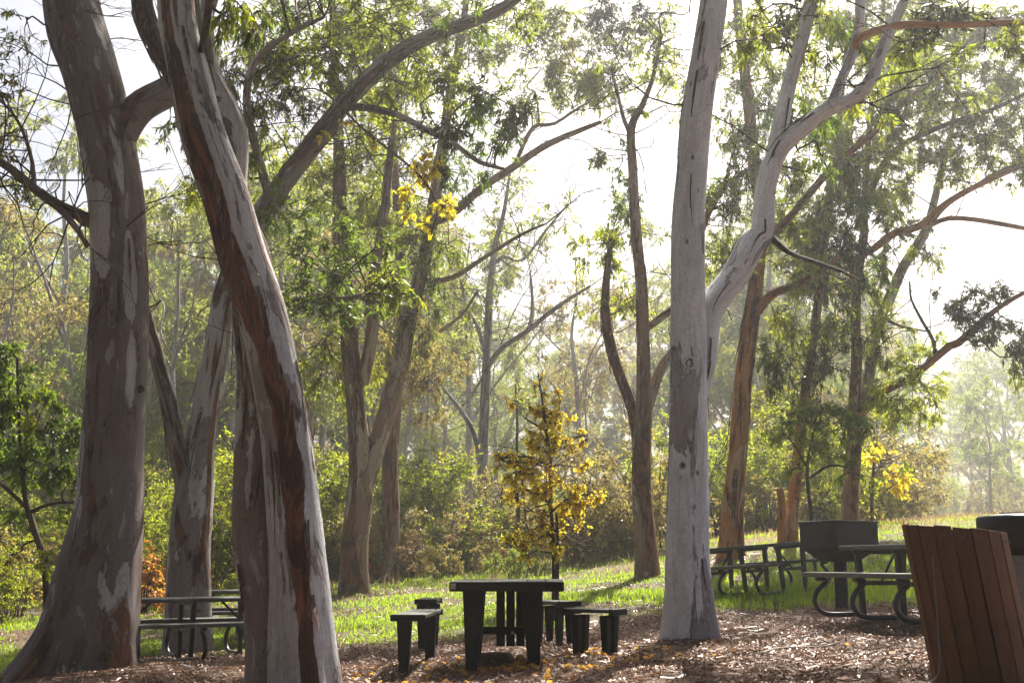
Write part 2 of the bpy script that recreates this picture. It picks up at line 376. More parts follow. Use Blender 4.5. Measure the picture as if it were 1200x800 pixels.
# ------------------------------------------------------------------ ground, litter, grass
def vnoise(x, y, s, seed=0):
    """smooth value noise"""
    rg = np.random.default_rng(seed); G = rg.random((64, 64))
    x = np.asarray(x) / s + 31.7; y = np.asarray(y) / s + 11.3
    xi = np.floor(x).astype(int); yi = np.floor(y).astype(int); fx = x - xi; fy = y - yi
    fx = fx * fx * (3 - 2 * fx); fy = fy * fy * (3 - 2 * fy)
    g = lambda a, b: G[a % 64, b % 64]
    return (g(xi, yi) * (1 - fx) * (1 - fy) + g(xi + 1, yi) * fx * (1 - fy) + g(xi, yi + 1) * (1 - fx) * fy + g(xi + 1, yi + 1) * fx * fy)
def sstep(a, b, x):
    t = np.clip((x - a) / (b - a), 0, 1); return t * t * (3 - 2 * t)
def masks(x, y):
    """how grassy and how straw-covered the ground is"""
    x = np.asarray(x, float); y = np.asarray(y, float)
    n = vnoise(x, y, 1.1, 1) * 0.6 + vnoise(x, y, 0.4, 2) * 0.4
    # the mulch bed ends in front of the lawn: nearer on the far left and right, farther round the middle
    edge = 16.6 + 0.5 * np.sin(0.8 * x) - 2.6 * sstep(-5.0, -6.2, x) + 1.0 * sstep(-1.2, -2.2, x) * sstep(-5.6, -4.8, x) + 0.6 * sstep(2.4, 3.4, x)
    g = sstep(-0.7, 1.2, y - edge + (n - 0.5) * 3.0) * (0.45 + 0.55 * sstep(0.25, 0.55, vnoise(x, y, 0.55, 9) * 0.6 + vnoise(x, y, 1.7, 10) * 0.5))
    # bare strip (an old path) crossing behind the tables
    pth = 25.2 + 0.5 * np.sin(0.5 * x + 1) + 0.12 * x
    g = g * (1 - 0.85 * np.exp(-((y - pth) / 1.1) ** 2) * sstep(0.25, 0.6, n + 0.15))
    strip = 21.8 + 0.3 * np.sin(0.9 * x)
    g = g * (1 - 0.7 * np.exp(-((y - strip) / 0.8) ** 2) * sstep(-0.4, -1.6, x))
    s = sstep(25, 30, y + (n - 0.5) * 6) * (0.55 + 0.45 * n)
    return np.clip(g, 0, 1), np.clip(s, 0, 1)

xs = np.concatenate([np.linspace(-145, -20, 24)[:-1], np.linspace(-20, -9, 20)[:-1], np.linspace(-9, 9, 130)[:-1], np.linspace(9, 24, 36)[:-1], np.linspace(24, 145, 24)])
ys = np.concatenate([np.linspace(-36, 4, 14)[:-1], np.linspace(4, 30, 190)[:-1], np.linspace(30, 60, 60)[:-1], np.linspace(60, 175, 26)])
X, Y = np.meshgrid(xs, ys); Z = ground_z(X, Y)
gm, sm = masks(X, Y)
nx, ny = len(xs), len(ys)
ii = np.arange(ny - 1)[:, None]; jj = np.arange(nx - 1)[None, :]
Q = np.stack([ii * nx + jj, ii * nx + jj + 1, (ii + 1) * nx + jj + 1, (ii + 1) * nx + jj], -1).reshape(-1, 4)
gme = mesh_np('ground', np.stack([X, Y, Z], -1), [Q], [('grassy', 'FLOAT', gm.ravel()), ('strawy', 'FLOAT', sm.ravel())], True, ground_mat())
link('ground', gme, kind='structure')

def in_view(n, y0, y1, power, margin=1.0):
    """scatter positions over the part of the ground that the clearing shows, denser when near"""
    u = R.random(n) ** power
    y = y0 + (y1 - y0) * u
    x = (R.random(n) - 0.5) * 2 * (0.44 * y + margin)
    return x, y

# fallen leaves and bark chips
n = 250000
x, y = in_view(n, 5.6, 26, 1.3)
g, s = masks(x, y)
keep = (R.random(n) > g * 0.93) & (R.random(n) < 0.30 + 0.85 * sstep(0.25, 0.62, vnoise(x, y, 0.7, 21) * 0.6 + vnoise(x, y, 0.23, 22) * 0.4))
x, y = x[keep], y[keep]; n = len(x)
kind = R.random(n)
L = np.where(kind < 0.22, R.uniform(0.06, 0.13, n), R.uniform(0.015, 0.050, n))
Wd = np.where(kind < 0.22, R.uniform(0.010, 0.020, n), R.uniform(0.008, 0.024, n))
az = R.uniform(0, 6.283, n); tilt = R.normal(0, 0.38, n); roll = R.normal(0, 0.45, n)
D = np.stack([np.cos(az) * np.cos(tilt), np.sin(az) * np.cos(tilt), np.sin(tilt)], -1)
Sd = np.stack([-np.sin(az) * np.cos(roll), np.cos(az) * np.cos(roll), np.sin(roll)], -1)
C = np.stack([x, y, ground_z(x, y) + 0.008 + R.random(n) * 0.02], -1)
up = np.array([0, 0, 1.0]) * R.uniform(-0.006, 0.014, n)[:, None]
V = np.stack([C - D * L[:, None] / 2, C - Sd * Wd[:, None] / 2 + up, C + D * L[:, None] / 2, C + Sd * Wd[:, None] / 2 + up], 1).reshape(-1, 3)
b = (np.arange(n) * 4)[:, None]
me = mesh_np('fallen_leaves', V, [b + np.array([[0, 1, 2, 3]])], [('rnd', 'FLOAT', np.repeat(R.random(n) ** 1.5, 4))], False, LEAF['litter'])
link('fallen_leaves', me, kind='stuff', label='brown fallen leaves and bark chips strewn over the clearing', category='leaf litter')
# shed bark lying about, heaped round the feet of the trunks
x, y = in_view(2600, 6.5, 22, 1.2)
for bx, by in ((-5.1, 14.4), (-1.7, 9.3), (-4.7, 17.5), (1.95, 13.2), (-3.4, 25.5), (2.65, 23.5), (4.7, 25.5)):
    k = 170; aa = R.uniform(0, 6.283, k); rr = 0.35 + np.abs(R.normal(0, 0.55, k))
    x = np.append(x, bx + rr * np.cos(aa)); y = np.append(y, by + rr * np.sin(aa) * 0.9)
g, s = masks(x, y); keep = (R.random(len(x)) > g * 0.6); x, y = x[keep], y[keep]; n = len(x)
L = R.uniform(0.12, 0.42, n) * R.uniform(0.5, 1, n); Wd = R.uniform(0.008, 0.03, n); az = R.uniform(0, 6.283, n)
rows = []
for q, t in enumerate(np.linspace(-0.5, 0.5, 5)):
    a = az + 0.5 * t; cx = x + np.cos(a) * L * t; cy_ = y + np.sin(a) * L * t
    cz = ground_z(cx, cy_) + 0.018 + np.abs(t) * L * R.uniform(0, 0.25, n)
    w = Wd * (1 - 1.2 * abs(t)) * 0.5
    for sgn in (-1, 1): rows.append(np.stack([cx - np.sin(a) * w * sgn, cy_ + np.cos(a) * w * sgn, cz + sgn * 0.004], -1))
V = np.stack(rows, 1).reshape(-1, 3); b = (np.arange(n) * 10)[:, None]
me = mesh_np('fallen_bark', V, [b + np.array([[2 * q, 2 * q + 1, 2 * q + 3, 2 * q + 2]]) for q in range(4)], [('rnd', 'FLOAT', np.repeat(R.random(n), 10))], True, LEAF['litter'])
link('fallen_bark', me, kind='stuff', label='strips of shed bark on the ground round the trunks', category='bark litter')
# orange leaves dropped under the table and benches
n = 420
x = R.normal(0.0, 1.0, n); y = R.normal(11.2, 0.7, n)
az = R.uniform(0, 6.283, n); L = R.uniform(0.04, 0.08, n)
C = np.stack([x, y, ground_z(x, y) + 0.03], -1)
D = np.stack([np.cos(az), np.sin(az), R.normal(0, 0.4, n)], -1) * L[:, None] / 2
Sd = np.stack([-np.sin(az), np.cos(az), R.normal(0, 0.4, n)], -1) * L[:, None] / 2
V = np.stack([C - D, C - Sd, C + D, C + Sd], 1).reshape(-1, 3); b = (np.arange(n) * 4)[:, None]
me = mesh_np('red_fallen_leaves', V, [b + np.array([[0, 1, 2, 3]])], [('rnd', 'FLOAT', np.repeat(R.uniform(.3, 1, n), 4))], False, LEAF['rust'])
link('red_fallen_leaves', me, kind='stuff', label='reddish fallen leaves lying under and around the middle table', category='leaf litter')

def blades(name, n, y0, y1, power, hfun, mat, want, label, lean=0.5, wid=0.005):
    x, y = in_view(n, y0, y1, power, 2.0)
    g, s = masks(x, y)
    keep = want(x, y, g, s)
    x, y = x[keep], y[keep]; n = len(x)
    h = hfun(n, x, y); az = R.uniform(0, 6.283, n); la = R.uniform(0, 6.283, n); l = np.abs(R.normal(0, lean, n)) * h
    w = wid * (0.6 + y / 22)
    C = np.stack([x, y, ground_z(x, y) - 0.01], -1)
    sd = np.stack([np.cos(az), np.sin(az), 0 * az], -1) * w[:, None]
    m1 = C + np.stack([np.cos(la) * l * 0.3, np.sin(la) * l * 0.3, h * 0.6], -1)
    tip = C + np.stack([np.cos(la) * l, np.sin(la) * l, h], -1)
    V = np.stack([C - sd, C + sd, m1 + sd * 0.8, tip, m1 - sd * 0.8], 1).reshape(-1, 3)
    b = (np.arange(n) * 5)[:, None]
    rn = R.random(n)
    me = mesh_np(name, V, [b + np.array([[0, 1, 2, 4]]), b + np.array([[4, 2, 3]])], [('rnd', 'FLOAT', np.repeat(rn, 5))], False, mat)
    return link(name, me, kind='stuff', label=label, category='grass')
blades('grass', 190000, 13.0, 34, 1.25, lambda n, x, y: R.uniform(0.03, 0.095, n) * (0.5 + 0.9 * vnoise(x, y, 0.8, 5)) * (1 + 0.9 * np.exp(-((x - 5) / 2.5) ** 2 - ((y - 18.5) / 2) ** 2)), LEAF['grass'],
       lambda x, y, g, s: (R.random(len(x)) < g * (1 - 0.45 * s) * sstep(0.18, 0.5, vnoise(x, y, 0.55, 9) * 0.6 + vnoise(x, y, 1.7, 10) * 0.5)), 'short sunlit green grass of the lawn behind the tables')
blades('dry_grass', 70000, 22, 62, 1.1, lambda n, x, y: R.uniform(0.08, 0.40, n) * (0.2 + 1.1 * vnoise(x, y, 1.6, 6)) * np.where(x > 3, 0.5, 1), LEAF['straw'],
       lambda x, y, g, s: (R.random(len(x)) < s * (0.5 + 0.8 * vnoise(x, y, 2.2, 7))), 'pale dry grass along the edge of the wood', 0.6, 0.006)

# ------------------------------------------------------------------ trees
def unit(v): return v / (np.linalg.norm(v, axis=-1, keepdims=True) + 1e-9)
class Tree:
    def __init__(self, name, label, base, group=None, bark='mid', seed=1, cat='tree'):
        self.base = np.asarray(base, float); self.bark = BARK[bark]; self.seed = seed
        self.rg = np.random.default_rng(seed)
        self.root = thing(name, label, cat, tuple(self.base), group=group)
        self.samples = []; self.tw = []; self.lv = {}; self.k = 0
    def add_mesh(self, name, V, fs, bark, mat, **props):
        me = mesh_np(name, V - self.base, fs, [('bark', 'FLOAT_VECTOR', bark)], True, mat)
        return link(name, me, self.root, **props)
    def limb(self, pts, name='limb', sides=10, step=0.2, rough=0.035, flare=0.0, bark=None, cap=False, band=None, flakes=None):
        self.k += 1
        V, fs, bk, S = tube(pts, sides, step, rough, flare, self.seed * 31 + self.k, cap)
        self.samples.append(S)
        if band is not None:                        # a strip of old bark that winds round the stem
            lat = np.append(tube.lateral, [0] * (len(V) - len(tube.lateral))); al = np.append(tube.along, [0] * (len(V) - len(tube.along)))
            cen = np.interp(al, [a for a, b, c in band], [b for a, b, c in band]); wid = np.interp(al, [a for a, b, c in band], [c for a, b, c in band])
            self.band = np.clip(1.0 - np.abs(lat - cen) / (2 * wid), 0, 1)      # 0.5 on the strip's edge
        o = self.add_mesh(name, V, fs, bk, BARK[bark] if bark else self.bark)
        if band is not None:
            o.data.attributes.new('band', 'FLOAT', 'POINT').data.foreach_set('value', self.band.astype(np.float32))
        if flakes:                                  # fresh pale patches where bark has just fallen off
            lat = np.append(tube.lateral, [0] * (len(V) - len(tube.lateral))); al = np.append(tube.along, [0] * (len(V) - len(tube.along)))
            fv = np.zeros(len(V))
            for a, b, hl, hw in flakes:
                fv = np.maximum(fv, np.clip(1 - 0.5 * np.sqrt(((al - a) / hl) ** 2 + ((lat - b) / hw) ** 2), 0, 1))
            o.data.attributes.new('flake', 'FLOAT', 'POINT').data.foreach_set('value', fv.astype(np.float32))
        return o
    def pxlimb(self, spec, name='limb', ground=False, **kw):
        pts = []
        for i, q in enumerate(spec):
            px, py, w, d = q
            p = P(px, py, d); r = WPX(w, px, py, d) / 2
            pts.append([p[0], p[1], p[2], r])
        for i in range(1, len(pts) - 1):
            k = 0.22 if name != 'trunk' else 0.07
            pts[i][0] += self.rg.normal(0, k) * pts[i][3]; pts[i][2] += self.rg.normal(0, k) * pts[i][3]
        if ground:
            pts[0][2] = gz(pts[0][0], pts[0][1]) - 0.15
        return self.limb(pts, name, **kw)
    def nearest(self, c):
        best = None
        for S in self.samples:
            dd = np.linalg.norm(S[:, :3] - c, axis=1) + np.clip(S[:, 2] - c[2], 0, None) * 0.6
            i = int(np.argmin(dd))
            if best is None or dd[i] < best[0]: best = (dd[i], S[i])
        return best[1]
    def twigs(self, A, B, ra, rb): self.tw.append(prisms(A, B, ra, rb))
    def blob(self, c, rad, dens=0.6, key='olive', L=0.14, W=0.026, m=13, droop=0.75, hub=True, tw=True):
        rg = self.rg; c = np.asarray(c, float); rad = np.asarray(rad, float)
        nl = DENS * dens * math.pi * rad[0] * rad[2] / (L * W * 0.30)
        S = max(2, int(nl / m)); K = max(3, int(S / 9))
        q = unit(rg.normal(size=(K, 3))) * rg.random((K, 1)) ** 0.45
        sub = c + q * rad
        a = self.nearest(c)
        if hub:
            p0 = a[:3]; p1 = c - np.array([0, 0, 0.25 * rad[2]]); dv = p1 - p0; ln = np.linalg.norm(dv)
            r0 = min(a[3] * 0.6, 0.018 + 0.008 * ln); pts = []
            for i, t in enumerate(np.linspace(0, 1, 6)):
                j = rg.normal(0, 0.05 * ln, 3) * (0 < i < 5)
                pts.append([*(p0 + dv * t + j + np.array([0, 0, 0.10 * ln * math.sin(math.pi * t)])), r0 * (1 - 0.65 * t)])
            V, fs, bk, Ss = tube(pts, 5, max(0.15, ln / 12), 0.02, 0, rg.integers(1e6))
            self.tw.append((V, fs[0]))
            hubs = Ss[len(Ss) // 2:, :3]
        else:
            hubs = np.array([c])
        for k in range(K):
            dd = np.linalg.norm(hubs - sub[k], axis=1); h = hubs[int(np.argmin(dd))]
            mid = (h + sub[k]) / 2 + rg.normal(0, 0.08, 3) * dd.min() + np.array([0, 0, 0.08 * dd.min()])
            self.twigs([h, mid], [mid, sub[k]], [0.013, 0.009], [0.009, 0.006])
        which = rg.integers(0, K, S)
        sig = 0.62 * rad / K ** 0.34
        root = sub[which] + rg.normal(size=(S, 3)) * sig * 0.35
        dr = unit(unit(root - c) * 0.6 + rg.normal(size=(S, 3)) * 0.7 + np.array([0, 0, -0.25 * droop]))
        ln = np.minimum(sig.mean() * rg.uniform(0.7, 1.5, S), 0.9)
        end = root + dr * ln[:, None] + np.array([0, 0, -0.25 * droop]) * ln[:, None]
        if tw: self.twigs(root, end, 0.005, 0.0022); self.twigs(sub[which], root, 0.006, 0.005)
        t = rg.uniform(0.05, 1.0, (S, m))[..., None]
        pos = (root[:, None] + dr[:, None] * ln[:, None, None] * t + np.array([0, 0, -0.25 * droop]) * ln[:, None, None] * t * t).reshape(-1, 3)
        n = len(pos)
        ld = unit(np.repeat(dr, m, 0) * 0.5 + rg.normal(size=(n, 3)) * 0.55 + np.array([0, 0, -droop]))
        sd = unit(np.cross(ld, rg.normal(size=(n, 3))))
        l = L * rg.uniform(0.65, 1.25, n)[:, None]; w = W * rg.uniform(0.7, 1.2, n)[:, None]
        bend = np.cross(ld, sd) * l * rg.uniform(-0.12, 0.12, n)[:, None]
        V = np.stack([pos, pos + ld * l * 0.42 + sd * w / 2 + bend, pos + ld * l, pos + ld * l * 0.42 - sd * w / 2 + bend], 1)
        cl = np.repeat(rg.random(S), m) * 0.55 + rg.random(n) * 0.45
        self.lv.setdefault(key, []).append((V.reshape(-1, 3), np.repeat(cl, 4)))
    def pxblob(self, px, py, rx, ry, d, dens=0.6, key='olive', L=None, W=0.026, thick=1.0, **kw):
        rw, rh = WPX(rx, px, py, d), WPX(ry, px, py, d)
        if L is None: return self.clump(P(px, py, d), (rw, (rw + rh) / 2 * 0.95 * thick, rh), dens * DENS, key)
        self.blob(P(px, py, d), (rw, (rw + rh) / 2 * 0.9 * thick, rh), dens, key, L, W, **kw)
    def clump(self, c, rad, dens, key):
        rg = self.rg; c = np.asarray(c, float); rad = np.asarray(rad, float)
        a = self.nearest(c); p0 = a[:3]; p1 = c; dv = p1 - p0; ln = np.linalg.norm(dv)
        r0 = min(a[3] * 0.6, 0.014 + 0.006 * ln); pts = []
        for i, t in enumerate(np.linspace(0, 1, 6)):
            j = rg.normal(0, 0.06 * ln, 3) * (0 < i < 5)
            pts.append([*(p0 + dv * t + j + np.array([0, 0, 0.12 * ln * math.sin(math.pi * t)])), r0 * (1 - 0.6 * t)])
        V, fs, bk, Ss = tube(pts, 5, max(0.15, ln / 12), 0.02, 0, rg.integers(1e6)); self.tw.append((V, fs[0]))
        mean = rad.mean(); size = min((0.35, 0.6, 1.0, 1.6), key=lambda q: abs(math.log(q / mean)))
        lev = min((0.22, 0.45, 0.8, 1.3), key=lambda q: abs(math.log(q / dens)))
        far = c[1] > 30
        me = clump_mesh(size, lev, int(rg.integers(0, 4)), 0.16 if far else 0.105, 0.034 if far else 0.022)
        o = link('foliage', me, self.root, tuple(c - self.base), (0, 0, rg.uniform(0, 6.283)), kind='stuff')
        sz = 1.12 * rad / size; o.scale = (max(sz[0], sz[1]) * rg.uniform(.9, 1.05), min(sz[0], sz[1]), sz[2])
        o.material_slots[0].link = 'OBJECT'; o.material_slots[0].material = LEAF[key]
    def bare(self, start, dirv, length, r, depth=3, spread=0.6, grav=0.0):
        """a leafless forking twig"""
        rg = self.rg; A, B, ra, rb = [], [], [], []
        def go(p, d, l, r, k):
            n = 4
            for i in range(n):
                d = unit(d + rg.normal(0, 0.22, 3) + np.array([0, 0, grav]))
                q = p + d * l / n
                A.append(p); B.append(q); ra.append(r * (1 - 0.15 * i)); rb.append(r * (1 - 0.15 * (i + 1)))
                if k > 0 and i >= 1 and rg.random() < 0.75:
                    go(q, unit(d + rg.normal(0, spread, 3)), l * rg.uniform(0.4, 0.65), r * 0.55, k - 1)
                p = q
        go(np.asarray(start, float), unit(np.asarray(dirv, float)), length, r, depth)
        self.twigs(A, B, ra, rb)
    def sprout(self, n, lmin, lmax, zmin=3.0, depth=3, which=None):
        """thin bare side twigs along the limbs"""
        rg = self.rg
        pool = np.vstack(self.samples if which is None else [self.samples[i] for i in which])
        pool = pool[pool[:, 2] > zmin]
        for i in rg.integers(0, len(pool), n):
            s = pool[i]; d = unit(rg.normal(size=3) * np.array([1, 0.7, 0.5]) + np.array([0, 0, 0.15]))
            self.bare(s[:3], d, rg.uniform(lmin, lmax), min(s[3] * 0.5, 0.016), depth)
    def strips(self, n, which, zmax=9.0, lmin=0.25, lmax=0.9, wid=0.03, mat='brown', face=1.1):
        """loose ribbons of shed bark that hang from the stem and curl away at their lower end"""
        rg = self.rg; Vs, Bs, Qs, o = [], [], [], 0
        for k in range(n):
            S = self.samples[which[rg.integers(0, len(which))]]
            ok = np.where((S[:, 2] < zmax) & (S[:, 2] > self.base[2] + 0.5))[0]
            if len(ok) < 6: continue
            i = int(ok[rg.integers(3, len(ok))]); l = rg.uniform(lmin, lmax); w = wid * rg.uniform(0.5, 1.5)
            th = -math.pi / 2 + rg.normal(0, face); curl = rg.uniform(0.0, 0.22) * rg.random(); row = []
            d = 0.0; j = i; tw = rg.normal(0, 0.5)
            seg = 7
            for q in range(seg):
                t = q / (seg - 1)
                while j > 0 and d < l * t:
                    d += np.linalg.norm(S[j, :3] - S[j - 1, :3]); j -= 1
                c = S[j, :3]; r = S[j, 3]; T_ = unit(S[min(j + 1, len(S) - 1), :3] - S[max(j - 1, 0), :3])
                U = unit(np.cross(np.array([0, 1.0, 0]), T_)); Vv = np.cross(T_, U); a = th + tw * t * 0.35
                out = math.cos(a) * U + math.sin(a) * np.cross(T_, U) ; side = np.cross(T_, out)
                zz = S[i, :3] + (S[j, :3] - S[i, :3]); frac = l * t
                p = c + out * (r * 1.035 + 0.006 + curl * l * t * t)
                ww = w * (0.55 + 0.45 * math.sin(math.pi * min(1, t + 0.25))) * (1 - 0.6 * max(0, t - 0.6) / 0.4)
                row += [p - side * ww / 2 + out * 0.006, p + side * ww / 2]
            Vs += row; Bs += [(0.3 * q_ + k, 0.1 * k, 0.2 * q_) for q_ in range(len(row))]
            for q in range(seg - 1): Qs.append([o + 2 * q, o + 2 * q + 1, o + 2 * q + 3, o + 2 * q + 2])
            o += 2 * seg
        if Vs:
            self.add_mesh('bark_strips', np.array(Vs), [np.array(Qs)], np.array(Bs), BARK[mat], kind='stuff')
    def knot(self, px, py, d, r):
        """a dark hollow with a swollen collar where a branch has dropped"""
        c = P(px, py, d); V = []; n = 16; prof = [(1.25, -0.35), (1.15, 0.02), (0.98, 0.16), (0.78, 0.12), (0.70, -0.02), (0.62, -0.12), (0.3, -0.3), (0.01, -0.34)]
        for rr, h in prof:
            for k in range(n):
                a = 2 * math.pi * k / n; q = 1 + 0.08 * math.sin(3 * a + px)
                V.append(c + np.array([rr * r * q * math.cos(a), -h * r, rr * r * q * 1.15 * math.sin(a)]))
        i = np.arange(len(prof) - 1)[:, None]; j = np.arange(n)[None, :]; j2 = (j + 1) % n
        Q = np.stack([i * n + j, i * n + j2, (i + 1) * n + j2, (i + 1) * n + j], -1).reshape(-1, 4)
        V = np.array(V); kn = self.add_mesh('knot', V, [Q[:4 * n]], V * 1.0, self.bark)
        hol = mesh_np('hollow', V - self.base, [Q[4 * n:]], [('bark', 'FLOAT_VECTOR', V)], True, BARK['dark']); link('hollow', hol, kn)
    def finish(self):
        if self.tw:
            Vs, Fs, o = [], [], 0
            for V, Qf in self.tw:
                Vs.append(V); Fs.append(Qf + o); o += len(V)
            V = np.vstack(Vs)
            self.add_mesh('twigs', V, [np.vstack(Fs)], V * 1.0, BARK['dark'] if self.base[1] < 40 else self.bark, kind='stuff')  # nearer twigs coloured dark so that they look backlit
        for key, lst in self.lv.items():
            V = np.vstack([a for a, b in lst]); rn = np.concatenate([b for a, b in lst])
            n = len(V) // 4
            me = mesh_np('foliage', V - self.base, [(np.arange(n) * 4)[:, None] + np.array([[0, 1, 2, 3]])], [('rnd', 'FLOAT', rn)], False, LEAF[key])
            link('foliage', me, self.root, kind='stuff')
        return self.root
CLUMP = {}
def clump_mesh(size, lev, var, L, W):
    """one irregular spray-built leaf clump of unit kind; copies share it"""
    key = (size, lev, var, L)
    if key in CLUMP: return CLUMP[key]
    rg = np.random.default_rng(1000 + var * 17 + int(size * 10) * 101 + int(lev * 100))
    m = 13; nl = lev * math.pi * size * size / (L * W * 0.30)
    S = max(4, int(nl / m)); K = max(4, int(S / 8))
    sub = unit(rg.normal(size=(K, 3))) * rg.random((K, 1)) ** 0.45 * size * np.array([1, 1, 0.95])
    sub *= 1 + 0.35 * np.sin(3 * sub[:, :1] / size + var)
    which = rg.integers(0, K, S); sig = 0.62 * size / K ** 0.34
    root = sub[which] + rg.normal(size=(S, 3)) * sig * 0.4
    dr = unit(unit(root) * 0.6 + rg.normal(size=(S, 3)) * 0.7 + np.array([0, 0, -0.2]))
    ln = np.clip(sig * rg.uniform(0.7, 1.6, S), 0.15, 0.7)
    end = root + dr * ln[:, None] + np.array([0, 0, -0.2]) * ln[:, None]
    t = rg.uniform(0.05, 1.0, (S, m))[..., None]
    pos = (root[:, None] + dr[:, None] * ln[:, None, None] * t + np.array([0, 0, -0.2]) * ln[:, None, None] * t * t).reshape(-1, 3)
    n = len(pos)
    ld = unit(np.repeat(dr, m, 0) * 0.5 + rg.normal(size=(n, 3)) * 0.55 + np.array([0, 0, -0.8]))
    sd = unit(np.cross(ld, rg.normal(size=(n, 3))))
    l = L * rg.uniform(0.6, 1.3, n)[:, None]; w = W * rg.uniform(0.7, 1.25, n)[:, None]
    bend = np.cross(ld, sd) * l * rg.uniform(-0.12, 0.12, n)[:, None]
    V = np.stack([pos, pos + ld * l * 0.42 + sd * w / 2 + bend, pos + ld * l, pos + ld * l * 0.42 - sd * w / 2 + bend], 1).reshape(-1, 3)
    rn = np.repeat(np.repeat(rg.random(S), m) * 0.55 + rg.random(n) * 0.45, 4)
    h = rg.normal(size=(K, 3)) * 0.12 * size; mid = (h + sub) / 2 + rg.normal(size=(K, 3)) * 0.07 * size
    tv, tq = [], []; o = len(V)
    for A, B, ra, rb in ((h, mid, .011, .008), (mid, sub, .008, .005), (root, end, .0045, .002), (sub[which], root, .005, .0045)):
        v, q = prisms(A, B, ra, rb); tv.append(v); tq.append(q + o); o += len(v)
    Vt = np.vstack(tv); Qt = np.vstack(tq)
    QL = (np.arange(n) * 4)[:, None] + np.array([[0, 1, 2, 3]])
    VV = np.vstack([V, Vt]); rn = np.concatenate([rn, np.zeros(len(Vt))])
    me = mesh_np('foliage', VV, [QL, Qt], [('rnd', 'FLOAT', rn), ('bark', 'FLOAT_VECTOR', VV)], False, LEAF['olive'])
    me.materials.append(BARK['dark'])
    mi = np.concatenate([np.zeros(n, np.int32), np.ones(len(Qt), np.int32)]); me.polygons.foreach_set('material_index', mi)
    me.update(); CLUMP[key] = me
    return me
def crown(T, top, n, R0, key='olive', dens=0.5, L=0.16, W=0.03, up=3.0, br=1.4):
    """the part of a crown above the picture: it shades the clearing"""
    top = np.asarray(top, float)
    for k in range(n):
        a = T.rg.uniform(0, 6.283); rr = R0 * T.rg.random() ** 0.5
        c = top + np.array([math.cos(a) * rr, math.sin(a) * rr, T.rg.uniform(-0.5, 1) * up])
        T.clump(c, (br, br, br * 0.7), dens * 0.8, key)

def base_at(px, d):
    g = ground_at(px, d); return g

# --- the big double-limbed trunk on the left
T = Tree('eucalyptus_tree', 'massive brown and lilac trunk with flared foot beside the left picnic table', base_at(98, 14.4), bark='big', seed=3)
T.pxlimb([(93, 792, 104, 14.4), (99, 732, 100, 14.4), (115, 665, 91, 14.4), (128, 600, 80, 14.4), (136, 530, 73, 14.4), (142, 400, 69, 14.4), (138, 265, 64, 14.4),
          (132, 200, 64, 14.4), (122, 135, 62, 14.4), (101, 68, 62, 14.4), (80, 0, 60, 14.4), (58, -130, 50, 14.3), (35, -330, 38, 14.2), (10, -600, 20, 14)],
         'trunk', True, sides=44, step=0.10, rough=0.028, flare=0.42, flakes=[(4.8, .62, .75, .20), (3.65, .66, .5, .16), (5.5, -.85, .5, .2), (2.5, -.8, .55, .22), (1.0, .75, .5, .12), (1.9, -.55, .4, .10), (6.3, .5, .6, .14)])
T.pxlimb([(132, 175, 42, 14.4), (162, 130, 38, 14.5), (197, 99, 35, 14.7), (222, 62, 33, 14.9), (238, 20, 30, 15), (252, -60, 26, 15.1), (272, -250, 18, 15.2), (300, -420, 9, 15.2)], sides=18, step=0.14)
T.pxlimb([(120, 270, 18, 14.4), (98, 254, 14, 14.2), (72, 240, 13, 14), (42, 224, 11, 13.8), (12, 196, 10, 13.6), (-30, 172, 9, 13.4), (-90, 150, 6, 13)], sides=9)
T.pxlimb([(60, 236, 9, 14), (75, 252, 8, 13.9), (92, 272, 7, 13.8), (102, 290, 4, 13.8)], sides=7)
T.pxlimb([(40, 222, 7, 13.8), (38, 190, 5, 13.7), (25, 150, 4, 13.6), (8, 125, 3, 13.5), (-20, 100, 3, 13.4)], sides=7)
T.pxlimb([(50, -20, 6, 14.2), (58, 40, 6, 14.1), (75, 90, 5, 14), (88, 140, 4, 14)], sides=7)
T.strips(26, (0,), 8, wid=0.035)
T.knot(131, 380, 13.98, 0.035)
T.knot(165, 455, 14.02, 0.04)
T.sprout(42, 0.6, 1.6, 4.3, 3, (2, 3, 4, 5))
for q in [(20, 60, 40, 26, 13.5, .10, 'olive'), (30, 20, 36, 24, 13.6, .12, 'olive'), (5, 160, 30, 30, 13.5, .10, 'tan'), (-10, 200, 40, 40, 13.4, .15, 'olive'), (10, 110, 40, 30, 13.4, .06, 'tan')]:
    T.pxblob(*q)
crown(T, P(40, -450, 14), 9, 3.0)
T.finish()

# --- the leaning pair of stems in front
T = Tree('eucalyptus_tree', 'leaning trunk with long red-brown bark stripe, twisting round a paler stem, nearest on the left', base_at(345, 9.3), bark='brown', seed=8)
T.pxlimb([(362, 830, 78, 9.3), (358, 760, 74, 9.3), (352, 665, 66, 9.3), (342, 530, 56, 9.3), (327, 450, 55, 9.3), (305, 370, 56, 9.3), (283, 300, 55, 9.3), (262, 230, 54, 9.3),
          (240, 160, 52, 9.3), (222, 90, 48, 9.3), (211, 30, 45, 9.3), (203, -30, 42, 9.3), (190, -150, 36, 9.2), (170, -350, 28, 9), (150, -600, 14, 8.8)], 'trunk', True, sides=36, step=0.09, rough=0.03, flare=0.10, bark='strip', band=[(0, 0.35, 0.16), (0.9, 0.3, 0.28), (1.6, 0.2, 0.38), (2.4, 0.05, 0.48), (3.1, -0.3, 0.5), (4.2, -0.45, 0.5), (5.5, -0.4, 0.3)])
